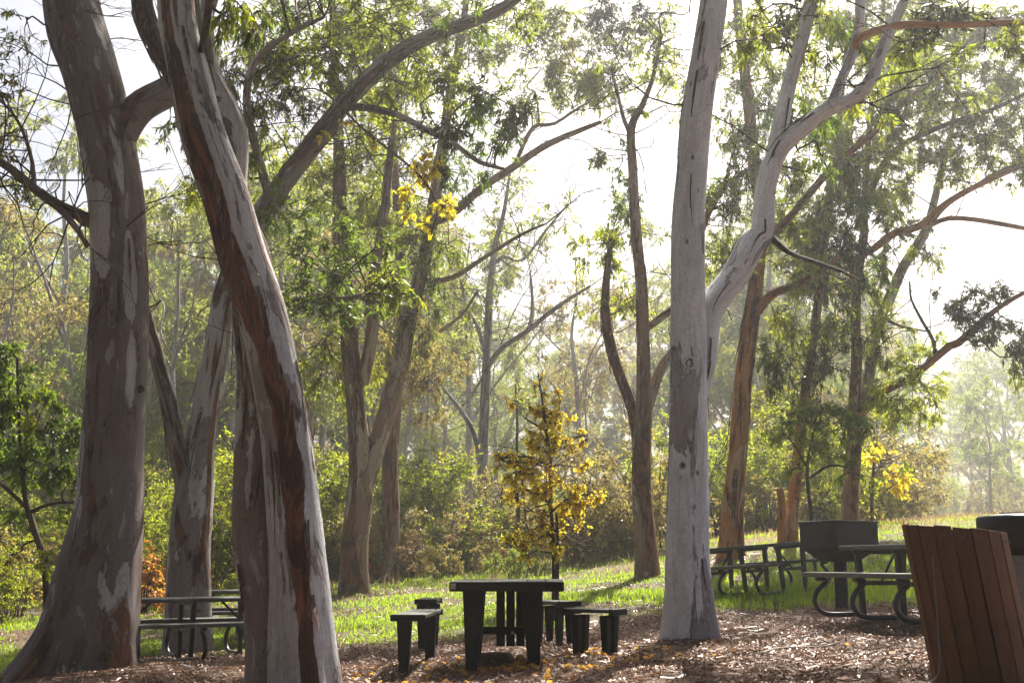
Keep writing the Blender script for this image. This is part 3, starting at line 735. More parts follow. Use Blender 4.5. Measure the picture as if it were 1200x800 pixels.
T.pxlimb([(322, 830, 62, 9.45), (320, 740, 58, 9.45), (312, 640, 54, 9.45), (306, 530, 50, 9.45), (300, 440, 46, 9.5), (295, 370, 44, 9.55), (289, 300, 42, 9.6), (283, 230, 38, 9.6),
          (268, 150, 35, 9.6), (248, 80, 33, 9.6), (232, 10, 32, 9.65), (226, -60, 28, 9.7), (240, -250, 20, 9.8), (270, -450, 10, 9.8)], 'stem', True, sides=26, step=0.1, rough=0.03, flare=0.08, bark='pale')
T.pxlimb([(212, 100, 26, 9.4), (190, 55, 26, 9.5), (172, 10, 25, 9.6), (155, -50, 22, 9.7), (120, -180, 15, 9.8)], sides=14, step=0.1)
T.pxlimb([(236, 62, 9, 9.2), (241, 30, 9, 9.1), (246, -10, 10, 9.0), (256, -70, 8, 8.9)], 'dead_stub', sides=9, step=0.08, bark='dark', cap=True)
T.strips(60, (0, 1, 2), 6, 0.2, 0.8, 0.028)
T.strips(14, (0, 1), 6, 0.2, 0.5, 0.02, 'pale')
for q in [(275, -10, 30, 46, 9.3, .6, 'lime'), (300, 20, 26, 24, 9.6, .55, 'green'), (262, 10, 12, 34, 9.3, .35, 'lime')]:
    T.pxblob(*q, L=0.12, W=0.016, m=16, droop=1.5)
crown(T, P(220, -420, 9.5), 8, 2.2)
T.finish()

# --- the forked tree whose limb sweeps up to the right
T = Tree('eucalyptus_tree', 'forked grey trunk behind the left picnic table with a limb sweeping up to the right', base_at(222, 17.5), bark='pale', seed=15)
T.pxlimb([(222, 712, 50, 17.5), (224, 640, 47, 17.5), (226, 580, 45, 17.5), (232, 530, 36, 17.5), (244, 470, 32, 17.5), (256, 400, 30, 17.6), (264, 345, 29, 17.7), (280, 300, 27, 17.8), (296, 268, 25, 17.9),
          (330, 218, 24, 18), (366, 170, 23, 18.1), (400, 126, 21, 18.2), (432, 92, 20, 18.3), (467, 62, 19, 18.3), (505, 42, 17, 18.3), (545, 27, 15, 18.3), (580, 14, 14, 18.3), (612, -8, 12, 18.3), (660, -60, 8, 18.3)],
         'trunk', True, sides=24, step=0.14, rough=0.03, flare=0.22)
T.pxlimb([(220, 580, 26, 17.5), (208, 530, 22, 17.4), (196, 480, 20, 17.3), (184, 420, 18, 17.2), (172, 360, 16, 17.1), (158, 300, 14, 17), (150, 200, 11, 17)], sides=14)
T.pxlimb([(402, 126, 9, 18.2), (430, 128, 9, 18), (467, 136, 8, 17.9), (500, 152, 8, 17.8), (530, 168, 7, 17.7), (562, 190, 6, 17.6), (590, 198, 4, 17.5)], sides=8)
T.pxlimb([(318, 238, 12, 17.9), (300, 180, 11, 17.7), (288, 120, 10, 17.6), (300, 70, 9, 17.5), (340, 40, 6, 17.4), (380, 20, 4, 17.3)], sides=9)
T.pxlimb([(264, 345, 13, 17.7), (300, 345, 11, 17.4), (340, 352, 10, 17.2), (390, 352, 8, 17), (440, 345, 6, 16.8), (480, 360, 4, 16.6)], sides=8)
T.strips(30, (0, 1), 8, 0.3, 1.0, 0.035)
T.sprout(60, 0.5, 1.4, 4.5, 3)
for q in [(320, 60, 56, 44, 18.5, .55, 'olive'), (380, 60, 60, 50, 19, .5, 'olive'), (440, 20, 60, 30, 19, .55, 'olive'), (345, 110, 40, 30, 18.6, .4, 'dark'), (270, 90, 26, 50, 18, .5, 'olive'),
          (235, 215, 40, 40, 18.3, .35, 'olive'), (560, 120, 38, 32, 17.6, .6, 'green'), (600, 130, 36, 34, 17.5, .7, 'dark'), (530, 160, 34, 34, 17.7, .55, 'dark'), (580, 170, 28, 26, 17.6, .5, 'green'),
          (420, 100, 46, 40, 18.6, .35, 'olive'), (500, 85, 40, 36, 18.6, .3, 'olive'), (225, 150, 26, 36, 18, .35, 'olive'),
          (330, 250, 44, 36, 17.2, .28, 'green'), (360, 300, 60, 46, 17, .36, 'green'), (420, 310, 56, 42, 16.8, .32, 'green'), (465, 335, 40, 34, 16.6, .28, 'olive'), (370, 345, 60, 26, 16.9, .26, 'green'), (310, 180, 36, 40, 17.8, .35, 'lime'), (480, 50, 34, 30, 18.4, .4, 'olive'), (520, 100, 30, 28, 17.9, .35, 'olive'), (560, 30, 36, 28, 18.4, .4, 'green'), (450, 110, 30, 30, 18.2, .35, 'lime'), (300, 130, 30, 34, 17.7, .4, 'olive'), (350, 20, 40, 26, 18, .4, 'green'), (610, 20, 34, 24, 18.4, .4, 'olive')]:
    T.pxblob(*q)
crown(T, P(380, -250, 18), 12, 3.5, dens=.45)
T.finish()

# --- the vine with yellow leaves
T = Tree('vine', 'vine with large yellow leaves hanging from the sweeping limb at upper left of centre', P(440, 180, 17.2), bark='dark', seed=18, cat='vine')
T.pxlimb([(402, 128, 3, 17.9), (425, 150, 3, 17.6), (455, 175, 3, 17.3), (490, 205, 3, 17.1), (512, 240, 2, 17), (505, 275, 2, 17)], 'stem', sides=6, step=0.1)
T.pxlimb([(402, 128, 3, 17.9), (385, 140, 2, 17.7), (365, 160, 2, 17.7), (345, 185, 2, 17.7)], 'stem', sides=6, step=0.1)
for q in [(490, 205, 24, 26, 17.1, .8), (512, 238, 20, 24, 17, .7), (478, 240, 16, 16, 17, .5), (520, 195, 14, 14, 17.1, .5), (436, 165, 9, 9, 17.4, .8), (410, 143, 10, 8, 17.7, .7), (375, 155, 12, 8, 17.7, .4), (505, 268, 12, 12, 17, .5)]:
    T.pxblob(*q[:5], q[5] * 0.75, key='yellow', L=0.085, W=0.055, m=5)
T.finish()

# --- white trunk right of centre
T = Tree('eucalyptus_tree', 'tall white-grey trunk standing in the mulch right of the middle table', base_at(808, 13.2), bark='white', seed=23)
T.pxlimb([(808, 745, 57, 13.2), (807, 700, 52, 13.2), (806, 650, 50, 13.2), (806, 530, 47, 13.2), (806, 400, 43, 13.2), (806, 265, 38, 13.2), (811, 200, 36, 13.2), (817, 135, 35, 13.2), (827, 68, 33, 13.2),
          (837, 0, 31, 13.2), (850, -120, 26, 13.1), (862, -300, 20, 13), (880, -560, 10, 13)], 'trunk', True, sides=32, step=0.12, rough=0.028, flare=0.2, flakes=[(2.2, .4, .6, .3), (1.2, -.2, .5, .35), (3.6, .3, .8, .4), (5.5, .4, .9, .4)])
T.pxlimb([(814, 470, 26, 13.3), (826, 425, 30, 13.3), (836, 365, 31, 13.35), (858, 318, 32, 13.4), (884, 292, 33, 13.45), (896, 270, 28, 13.5), (898, 230, 24, 13.5), (905, 190, 25, 13.5)], sides=18, step=0.1, rough=0.03)
T.pxlimb([(902, 205, 20, 13.5), (907, 160, 20, 13.5), (920, 118, 18, 13.5), (930, 80, 17, 13.5), (938, 45, 16, 13.5), (950, 0, 15, 13.5), (962, -80, 12, 13.5), (970, -220, 7, 13.5)], sides=14, step=0.12)
T.pxlimb([(903, 198, 20, 13.5), (920, 170, 21, 13.45), (945, 142, 19, 13.4), (972, 127, 19, 13.35), (1000, 115, 17, 13.3), (1022, 96, 16, 13.25), (1034, 62, 15, 13.2), (1042, 40, 13, 13.2), (1060, 0, 11, 13.2), (1085, -70, 8, 13.2)], sides=14, step=0.1)
T.pxlimb([(974, 124, 13, 13.35), (986, 92, 12, 13.4), (998, 62, 12, 13.4), (1005, 20, 12, 13.4), (1007, -30, 10, 13.4), (1015, -120, 6, 13.4)], sides=12)
T.pxlimb([(1000, 60, 10, 13.4), (1014, 42, 11, 13.3), (1035, 33, 10, 13.2), (1070, 29, 9, 13.1), (1120, 29, 8, 13), (1170, 27, 8, 12.9), (1230, 22, 7, 12.8), (1330, 0, 4, 12.6)], sides=10, bark='orange')
T.pxlimb([(906, 280, 9, 13.5), (925, 296, 6, 13.3), (950, 305, 5, 13.2), (985, 318, 4, 13.1), (1010, 330, 2, 13)], sides=7, bark='dark')
T.strips(24, (0, 1, 2, 3), 8, 0.15, 0.6, 0.025, 'dark')
T.knot(808, 425, 12.98, 0.06)
T.knot(800, 545, 12.95, 0.03)
T.sprout(40, 0.5, 1.4, 5.2, 3)
for q in [(900, 60, 34, 44, 13.8, .4, 'olive'), (930, 30, 40, 40, 14, .5, 'dark'), (985, 60, 30, 40, 13.9, .4, 'green'), (1060, 60, 40, 30, 13.6, .45, 'olive'), (965, 20, 26, 30, 13.4, .4, 'olive'),
          (1110, 10, 50, 30, 13.2, .5, 'dark'), (1165, 25, 40, 30, 13, .4, 'olive'), (940, 150, 26, 36, 13.9, .45, 'green'), (965, 185, 22, 26, 13.8, .35, 'green'), (1005, 120, 30, 34, 13.7, .3, 'olive'), (1025, 60, 26, 34, 14, .35, 'lime'), (880, 20, 26, 24, 13.9, .4, 'olive'), (1090, 60, 34, 24, 13.6, .35, 'olive'), (1190, 60, 30, 26, 13, .3, 'olive')]:
    T.pxblob(*q)
crown(T, P(930, -330, 13.4), 12, 3.0, dens=.45)
T.finish()

# --- double stemmed tree left of centre
T = Tree('eucalyptus_tree', 'two-stemmed tan tree at the lawn edge left of the middle table', base_at(414, 25.5), bark='mid', seed=31)
T.pxlimb([(414, 700, 33, 25.5), (416, 640, 31, 25.5), (420, 590, 31, 25.5), (421, 545, 27, 25.5), (417, 480, 23, 25.5), (411, 420, 22, 25.5), (405, 360, 20, 25.4), (400, 290, 17, 25.3), (398, 220, 15, 25.2), (396, 150, 12, 25.1), (392, 70, 9, 25), (388, -40, 6, 25)],
         'trunk', True, sides=20, step=0.2, rough=0.03, flare=0.22)
T.pxlimb([(424, 575, 24, 25.5), (440, 530, 22, 25.6), (456, 470, 22, 25.7), (472, 415, 21, 25.8), (484, 365, 19, 25.9), (496, 305, 17, 26), (510, 235, 15, 26), (520, 170, 13, 26), (528, 100, 11, 26), (540, 40, 9, 26), (552, -40, 6, 26)], sides=14)
T.pxlimb([(424, 450, 16, 25.5), (433, 390, 15, 25.3), (440, 330, 13, 25.1), (448, 260, 12, 25), (456, 190, 9, 25), (466, 100, 6, 25)], sides=10)
T.pxlimb([(505, 262, 10, 26), (530, 250, 11, 25.6), (565, 220, 10, 25.3), (602, 196, 9, 25), (643, 169, 8, 24.8), (704, 143, 5, 24.6)], sides=9)
T.pxlimb([(602, 196, 5, 25), (625, 150, 5, 24.9), (650, 145, 4, 24.8), (690, 120, 3, 24.7), (740, 106, 2, 24.6)], sides=6)
T.pxlimb([(492, 330, 8, 26), (530, 325, 6, 25.8), (570, 300, 5, 25.6), (610, 275, 4, 25.4), (640, 262, 2, 25.2)], sides=6)
T.strips(50, (0, 1, 2), 10, 0.4, 1.4, 0.05)
T.sprout(80, 0.6, 1.9, 6.0, 3)
for S_ in T.samples[3:]: T.bare(S_[-1, :3], S_[-1, :3] - S_[-4, :3], 1.4, 0.02, 3)
for q in [(430, 40, 50, 50, 25.5, .45, 'olive'), (500, 20, 50, 40, 26, .45, 'olive'), (480, 110, 40, 50, 26, .4, 'olive'), (560, 60, 44, 40, 25.5, .35, 'olive'), (620, 60, 44, 40, 25, .3, 'olive'),
          (400, 200, 46, 44, 25.2, .4, 'olive'), (460, 260, 50, 44, 25.5, .4, 'olive'), (520, 290, 40, 36, 25.8, .35, 'olive'), (380, 400, 44, 40, 25.3, .4, 'olive'), (480, 400, 40, 40, 26, .35, 'tan'), (500, 350, 30, 40, 26, .4, 'green'),
          (680, 100, 44, 34, 24.8, .5, 'olive'), (730, 30, 44, 28, 24.6, .8, 'dark'), (700, 20, 34, 26, 24.7, .7, 'dark'), (660, 60, 30, 26, 25, .35, 'tan'), (540, 200, 30, 36, 25.6, .3, 'green'), (330, 20, 40, 30, 26, .5, 'lime'), (400, 30, 40, 36, 26, .45, 'olive'), (460, 60, 40, 36, 26, .45, 'lime'), (530, 30, 40, 30, 26, .4, 'olive'), (590, 30, 40, 30, 26, .4, 'lime'), (650, 15, 40, 26, 25, .45, 'olive'), (420, 150, 40, 34, 25.4, .4, 'lime'), (350, 170, 36, 36, 25.6, .4, 'olive'), (610, 110, 30, 26, 25, .3, 'olive'), (690, 60, 30, 24, 24.8, .4, 'lime'), (640, 90, 30, 24, 25, .3, 'lime'), (430, 230, 36, 36, 25.4, .35, 'lime'), (400, 440, 36, 34, 26, .35, 'lime'), (450, 350, 36, 30, 25.6, .35, 'olive')]:
    T.pxblob(*q)
crown(T, P(470, -150, 25.5), 10, 4.0, dens=.4, L=0.18, W=0.035)
T.finish()

T = Tree('eucalyptus_tree', 'straight brown trunk just behind the two-stemmed tan tree', base_at(456, 29), bark='mid', seed=37)
T.pxlimb([(456, 680, 23, 29), (457, 600, 20, 29), (458, 540, 18, 29), (462, 470, 16, 29), (468, 400, 14, 29), (470, 320, 12, 29), (466, 240, 10, 29), (460, 150, 8, 29), (455, 40, 5, 29)], 'trunk', True, sides=14, step=0.25, flare=0.15)
T.pxlimb([(466, 440, 7, 29), (500, 400, 6, 29), (540, 370, 4, 28.6), (560, 340, 3, 28.4)], sides=6)
T.sprout(24, 0.6, 2.0, 6.0, 3)
for q in [(450, 430, 36, 40, 29, .4, 'olive'), (500, 450, 40, 50, 29.4, .35, 'tan'), (470, 200, 50, 60, 29.5, .4, 'olive'), (440, 120, 50, 50, 29, .4, 'olive')]:
    T.pxblob(*q)
T.finish()

# --- slender pale tree in the bright gap
T = Tree('eucalyptus_tree', 'slender pale tree with sparse wide branches in the bright gap left of the yellow-leaved sapling', base_at(566, 36), bark='grey', seed=41)
T.pxlimb([(566, 650, 15, 36), (566, 600, 13, 36), (566, 535, 12.5, 36), (569, 470, 11, 36), (571, 410, 10, 36), (574, 350, 9, 36), (580, 290, 7, 36), (590, 250, 5, 36), (598, 200, 3, 36)], 'trunk', True, sides=12, step=0.3, flare=0.15)
T.pxlimb([(570, 430, 8, 36), (590, 408, 7, 35.7), (616, 388, 6.5, 35.4), (645, 365, 6, 35.2), (668, 350, 5, 35), (692, 335, 3, 34.8)], sides=7)
T.pxlimb([(622, 384, 5, 35.4), (624, 355, 4, 35.3), (622, 325, 3, 35.2)], sides=6)
T.pxlimb([(570, 420, 6, 36), (560, 385, 5, 36.3), (548, 360, 4, 36.5), (540, 330, 3, 36.7)], sides=6)
T.pxlimb([(578, 310, 5, 36), (590, 300, 4, 36), (612, 305, 3, 36), (640, 270, 3, 36), (665, 240, 2, 36)], sides=6)
T.pxlimb([(566, 560, 7, 36), (555, 510, 6, 36), (540, 480, 5, 36), (520, 455, 3, 36)], sides=6)
T.sprout(90, 0.8, 2.4, 5.0, 3)
for S_ in T.samples[1:]: T.bare(S_[-1, :3], S_[-1, :3] - S_[-4, :3], 1.6, 0.02, 3)
for q in [(560, 340, 26, 24, 36, .3, 'olive'), (600, 250, 30, 26, 36, .18, 'olive'), (650, 250, 30, 26, 36, .16, 'olive'), (540, 310, 26, 30, 36.6, .25, 'olive'), (690, 345, 24, 16, 35, .25, 'olive'), (610, 210, 30, 30, 36, .14, 'olive')]:
    T.pxblob(*q)
T.finish()

# --- double trunk right of centre
T = Tree('eucalyptus_tree', 'twin-stemmed trunk with brown foot on the lawn between the yellow-leaved sapling and the white trunk', base_at(758, 23.5), bark='mid', seed=47)
T.pxlimb([(759, 676, 27, 23.5), (757, 630, 23, 23.5), (754, 580, 22, 23.5), (753, 520, 20, 23.5), (755, 470, 18, 23.4), (754, 400, 16, 23.3), (751, 332, 14, 23.2), (745, 270, 13, 23.1), (741, 200, 11, 23), (739, 150, 10, 23), (752, 125, 7, 22.9), (765, 90, 5, 22.8), (775, 40, 4, 22.7)],
         'trunk', True, sides=18, step=0.18, flare=0.2)
T.pxlimb([(750, 545, 15, 23.5), (744, 495, 15, 23.6), (732, 455, 14, 23.7), (723, 425, 13, 23.8), (714, 383, 12, 23.9), (709, 343, 10, 24), (713, 310, 8, 24), (718, 270, 5, 24)], sides=12)
T.pxlimb([(740, 160, 6, 23), (732, 140, 5, 23), (725, 115, 4, 23), (716, 80, 3, 23)], sides=7)
T.pxlimb([(756, 385, 9, 23.3), (772, 372, 9, 23.2), (800, 345, 8, 23), (825, 262, 0.1 + 8, 22.8), (845, 222, 8, 22.6), (866, 208, 5, 22.5), (890, 190, 3, 22.4)], sides=8)
T.pxlimb([(758, 480, 12, 23.5), (770, 440, 12, 23.6), (786, 415, 11, 23.7), (815, 380, 9, 23.8), (850, 350, 6, 23.9)], sides=9)
T.strips(36, (0, 1), 9, 0.3, 1.2, 0.05)
T.sprout(44, 0.5, 1.6, 5.0, 3)
for q in [(715, 280, 32, 40, 24, .5, 'lime'), (735, 250, 26, 30, 23.4, .4, 'green'), (770, 70, 30, 30, 22.8, .35, 'lime'), (755, 45, 32, 28, 26.5, .4, 'lime'), (790, 95, 26, 30, 26.5, .4, 'olive'), (790, 20, 26, 20, 26.5, .4, 'olive'), (720, 80, 34, 30, 23, .4, 'lime'), (730, 185, 30, 22, 23, .4, 'green'), (740, 130, 20, 20, 23, .3, 'lime'),
          (850, 240, 34, 34, 22.6, .5, 'lime'), (850, 300, 36, 40, 23, .5, 'lime'), (870, 190, 30, 40, 22.4, .4, 'green'), (745, 350, 26, 26, 23.6, .35, 'lime'), (690, 90, 30, 26, 23.2, .35, 'olive'), (710, 360, 24, 22, 24, .25, 'olive'), (800, 130, 12, 22, 22.8, .2, 'lime')]:
    T.pxblob(*q)
T.finish()

# --- orange trunk
T = Tree('eucalyptus_tree', 'orange-tan trunk behind the white trunk, rising beside the far right picnic table', base_at(858, 25.5), bark='orange', seed=53)
T.pxlimb([(857, 652, 27, 25.5), (859, 600, 24, 25.5), (864, 530, 22, 25.5), (870, 460, 21, 25.5), (876, 400, 20, 25.4), (883, 350, 18, 25.3), (889, 300, 17, 25.2), (893, 260, 15, 25.1), (885, 200, 14, 25), (878, 130, 13, 24.9), (870, 60, 12, 24.9), (862, -20, 10, 24.8), (855, -150, 6, 24.8)],
         'trunk', True, sides=16, step=0.2, flare=0.2)
T.pxlimb([(884, 370, 11, 25.3), (905, 346, 11, 24.9), (930, 335, 10, 24.6), (955, 322, 8, 24.4), (985, 300, 5, 24.2)], sides=9)
T.pxlimb([(892, 290, 9, 25.1), (925, 250, 9, 24.8), (965, 212, 9, 24.5), (1000, 175, 8, 24.2), (1030, 148, 8, 24), (1058, 122, 7, 23.8), (1090, 98, 6, 23.6), (1125, 72, 5, 23.4)], sides=9)
T.strips(36, (0,), 9, 0.3, 1.4, 0.05)
T.sprout(44, 0.5, 1.7, 5.0, 3)
for q in [(890, 120, 36, 50, 25, .5, 'green'), (870, 30, 40, 40, 24.8, .4, 'olive'), (1000, 200, 40, 40, 24.3, .5, 'olive'), (960, 250, 44, 40, 24.6, .55, 'olive'), (1060, 130, 40, 40, 23.8, .5, 'olive'), (1100, 90, 44, 40, 23.6, .5, 'olive'),
          (950, 130, 34, 34, 24.7, .35, 'green'), (880, 70, 30, 36, 24.8, .4, 'lime'), (860, 150, 28, 36, 24.9, .4, 'olive'), (920, 200, 30, 34, 24.8, .45, 'lime'), (900, 250, 26, 30, 25, .35, 'olive'), (930, 90, 30, 36, 24.8, .4, 'olive'), (1010, 130, 34, 30, 24.2, .4, 'lime'), (1030, 80, 36, 36, 24, .4, 'olive'), (940, 320, 36, 36, 24.5, .4, 'olive'), (990, 285, 36, 36, 24.2, .4, 'dark'), (1010, 240, 36, 30, 24.2, .5, 'green')]:
    T.pxblob(*q)
crown(T, P(900, -100, 25), 3, 3.5, dens=.4, L=0.18, W=0.035)
T.finish()

# --- dark hanging mass with the second orange trunk
T = Tree('eucalyptus_tree', 'orange trunk with dark hanging foliage behind the grill', base_at(927, 27), bark='orange', seed=59)
T.pxlimb([(927, 650, 17, 27), (929, 600, 15, 27), (933, 550, 14, 27), (940, 490, 12, 27), (948, 430, 11, 27), (956, 370, 10, 27), (964, 300, 9, 27), (972, 220, 8, 27), (985, 130, 6, 27), (995, 20, 4, 27)], 'trunk', True, sides=14, step=0.22, flare=0.15)
T.pxlimb([(917, 655, 13, 26.8), (917, 620, 11, 26.8), (915, 590, 10, 26.8), (914, 572, 9, 26.8)], 'broken_stump', sides=9, step=0.15, cap=True)
T.sprout(24, 0.6, 1.8, 4.5, 3)
for q in [(960, 330, 40, 50, 26.6, .5, 'dark'), (930, 390, 36, 44, 26.6, .36, 'olive'), (965, 430, 40, 46, 26.5, .4, 'dark'), (935, 480, 40, 44, 26.6, .42, 'olive'), (985, 380, 34, 44, 26.6, .42, 'olive'), (950, 270, 40, 44, 26.8, .6, 'olive'),
          (985, 500, 30, 30, 26.4, .4, 'dark'), (1000, 180, 44, 44, 26.8, .5, 'olive'), (1040, 60, 44, 44, 26.8, .5, 'olive'), (910, 420, 24, 40, 26.8, .5, 'dark')]:
    T.pxblob(*q)
T.finish()

# --- right forked tree
T = Tree('eucalyptus_tree', 'forked tree with orange left stem and grey right stem behind the right picnic table', base_at(997, 28.5), bark='orange', seed=61)
T.pxlimb([(996, 620, 20, 28.5), (997, 570, 19, 28.5), (1000, 520, 18, 28.5), (1003, 480, 15, 28.5), (1003, 420, 12, 28.5), (1003, 366, 12, 28.4), (1006, 320, 11, 28.3), (1011, 285, 10, 28.2), (1013, 230, 8, 28.1), (1018, 160, 7, 28), (1030, 60, 5, 28), (1040, -40, 3, 28)],
         'trunk', True, sides=16, step=0.22, flare=0.15, bark='mid')
T.pxlimb([(1005, 500, 14, 28.5), (1014, 460, 14, 28.6), (1023, 400, 14, 28.7), (1033, 370, 13, 28.7), (1045, 338, 13, 28.8), (1058, 310, 12, 28.8), (1072, 288, 12, 28.9), (1088, 262, 10, 28.9), (1100, 215, 8, 29), (1112, 165, 6, 29), (1125, 90, 5, 29), (1135, 0, 3, 29)], sides=12, bark='grey')
T.pxlimb([(1009, 300, 9, 28.3), (1025, 290, 9, 28), (1050, 274, 9, 27.7), (1075, 264, 9, 27.4), (1110, 238, 8, 27.1), (1150, 215, 7, 26.8), (1205, 192, 6, 26.4), (1260, 170, 4, 26)], sides=9, bark='orange')
T.pxlimb([(1088, 265, 6, 28.9), (1110, 256, 6, 28.6), (1140, 257, 6, 28.3), (1172, 262, 6, 28), (1215, 270, 5, 27.6)], sides=7, bark='orange')
T.pxlimb([(1086, 268, 6, 28.9), (1110, 240, 6, 28.4), (1145, 218, 6, 28), (1175, 200, 5, 27.6), (1215, 188, 4, 27)], sides=7, bark='mid')
T.pxlimb([(1006, 495, 9, 28.5), (1013, 478, 9, 28.3), (1035, 462, 8, 27.9), (1057, 447, 8, 27.5), (1080, 432, 8, 27.2), (1097, 417, 8, 27), (1112, 406, 9, 26.8), (1124, 400, 9, 26.6), (1145, 382, 7, 26.2), (1171, 360, 6, 25.8), (1200, 343, 5, 25.4), (1240, 325, 3, 25)], sides=9)
T.pxlimb([(1096, 418, 5, 27), (1094, 400, 5, 27.1), (1080, 375, 4, 27.3), (1068, 350, 3, 27.5), (1066, 330, 2, 27.6)], sides=6, bark='dark')
T.pxlimb([(1030, 370, 4, 28.6), (1055, 382, 3, 28.2), (1085, 388, 2, 27.8)], sides=6, bark='dark')
T.pxlimb([(1003, 270, 8, 28.2), (1040, 185, 8, 27.6), (1100, 150, 6, 27), (1160, 130, 5, 26.4), (1220, 100, 3, 26)], sides=7, bark='dark')
T.strips(24, (0, 1), 9, 0.3, 1.2, 0.045)
T.sprout(60, 0.6, 1.8, 4.5, 3)
for q in [(1140, 368, 30, 26, 26.2, .8, 'dark'), (1115, 355, 16, 18, 26.6, .7, 'dark'), (1165, 350, 24, 22, 25.8, .8, 'dark'), (1175, 385, 18, 16, 26, .6, 'dark'), (1205, 400, 18, 30, 25.4, .6, 'dark'), (1150, 395, 22, 14, 26.2, .6, 'dark'), (1200, 440, 12, 30, 25.4, .4, 'olive'),
          (1070, 430, 44, 30, 27.4, .6, 'lime'), (1050, 470, 40, 30, 27.8, .5, 'lime'), (1090, 460, 26, 24, 27.4, .4, 'lime'), (1035, 310, 30, 36, 28, .45, 'green'), (1040, 400, 26, 40, 28, .35, 'olive'), (990, 310, 26, 40, 28.6, .5, 'dark'),
          (1100, 180, 44, 34, 28, .5, 'olive'), (1150, 160, 44, 34, 27, .5, 'olive'), (1180, 100, 40, 40, 27, .5, 'olive'), (1130, 60, 44, 40, 28, .5, 'olive'), (1190, 190, 34, 26, 26.5, .45, 'olive'), (1090, 300, 18, 30, 28.5, .35, 'olive'), (1060, 220, 36, 30, 28.4, .45, 'olive'),
          (1075, 120, 36, 36, 28.4, .4, 'olive'), (1000, 30, 44, 36, 29, .5, 'olive'), (1060, 90, 40, 36, 29, .45, 'lime'), (1125, 125, 44, 34, 28, .45, 'olive'), (1170, 150, 40, 34, 27, .4, 'lime'), (1030, 180, 40, 36, 28.5, .45, 'olive'), (980, 150, 36, 36, 28.8, .45, 'lime'), (1150, 20, 40, 34, 28, .5, 'olive'), (1100, 30, 40, 30, 28.6, .45, 'olive'), (1190, 130, 36, 36, 27, .4, 'olive'), (1120, 200, 36, 24, 27.6, .35, 'lime'), (1050, 250, 30, 26, 28.2, .4, 'olive'), (1180, 40, 36, 36, 27.4, .5, 'dark')]:
    T.pxblob(*q)
crown(T, P(1090, -60, 28.5), 8, 4, dens=.4, L=0.18, W=0.035)
T.finish()

# --- small leafy trees
def small_tree(name, label, px, d, stems, blobs, bark='dark', seed=1, L=0.09, W=0.05, cat='tree', sprout=0, fill=1.0, grow=1.0):
    T = Tree(name, label, base_at(px, d), bark=bark, seed=seed, cat=cat)
    for i, s in enumerate(stems):
        T.pxlimb(s, 'trunk' if i == 0 else 'limb', i == 0 or s[0][1] > 600, sides=8, step=0.12)
    if sprout: T.sprout(sprout, 0.3, 0.8, 1.2, 2)
    for q in blobs: T.pxblob(q[0], q[1], q[2] * grow, q[3] * grow, q[4], q[5] * fill, *q[6:], L=L, W=W, m=9 if grow == 1 else 5)
    return T.finish()
small_tree('leafy_tree', 'bright green bushy tree with a thin crooked trunk at the left edge', 60, 19,
           [[(62, 705, 9, 19), (52, 665, 8, 19), (40, 620, 8, 19), (30, 585, 7, 19), (25, 540, 5, 19), (22, 480, 4, 19), (20, 420, 3, 19)],
            [(34, 600, 5, 19), (60, 590, 4, 18.9), (90, 588, 3, 18.8)], [(32, 595, 5, 19), (5, 570, 5, 19.2), (-30, 540, 3, 19.4)]],
           [(30, 540, 50, 40, 19, .6, 'green'), (10, 470, 46, 40, 19.2, .6, 'green'), (60, 500, 40, 36, 19, .55, 'green'), (0, 415, 26, 24, 19.3, .6, 'green'), (80, 550, 34, 30, 18.9, .55, 'green'), (30, 600, 44, 20, 19, .35, 'green'),
            (-30, 520, 40, 60, 19.4, .6, 'green'), (55, 655, 16, 12, 18.6, .5, 'lime'), (10, 640, 26, 22, 19.4, .3, 'tan'), (85, 510, 26, 40, 19.6, .4, 'green'), (30, 470, 30, 24, 18.8, .4, 'lime')], seed=71, L=.10, W=.04, fill=1.25)
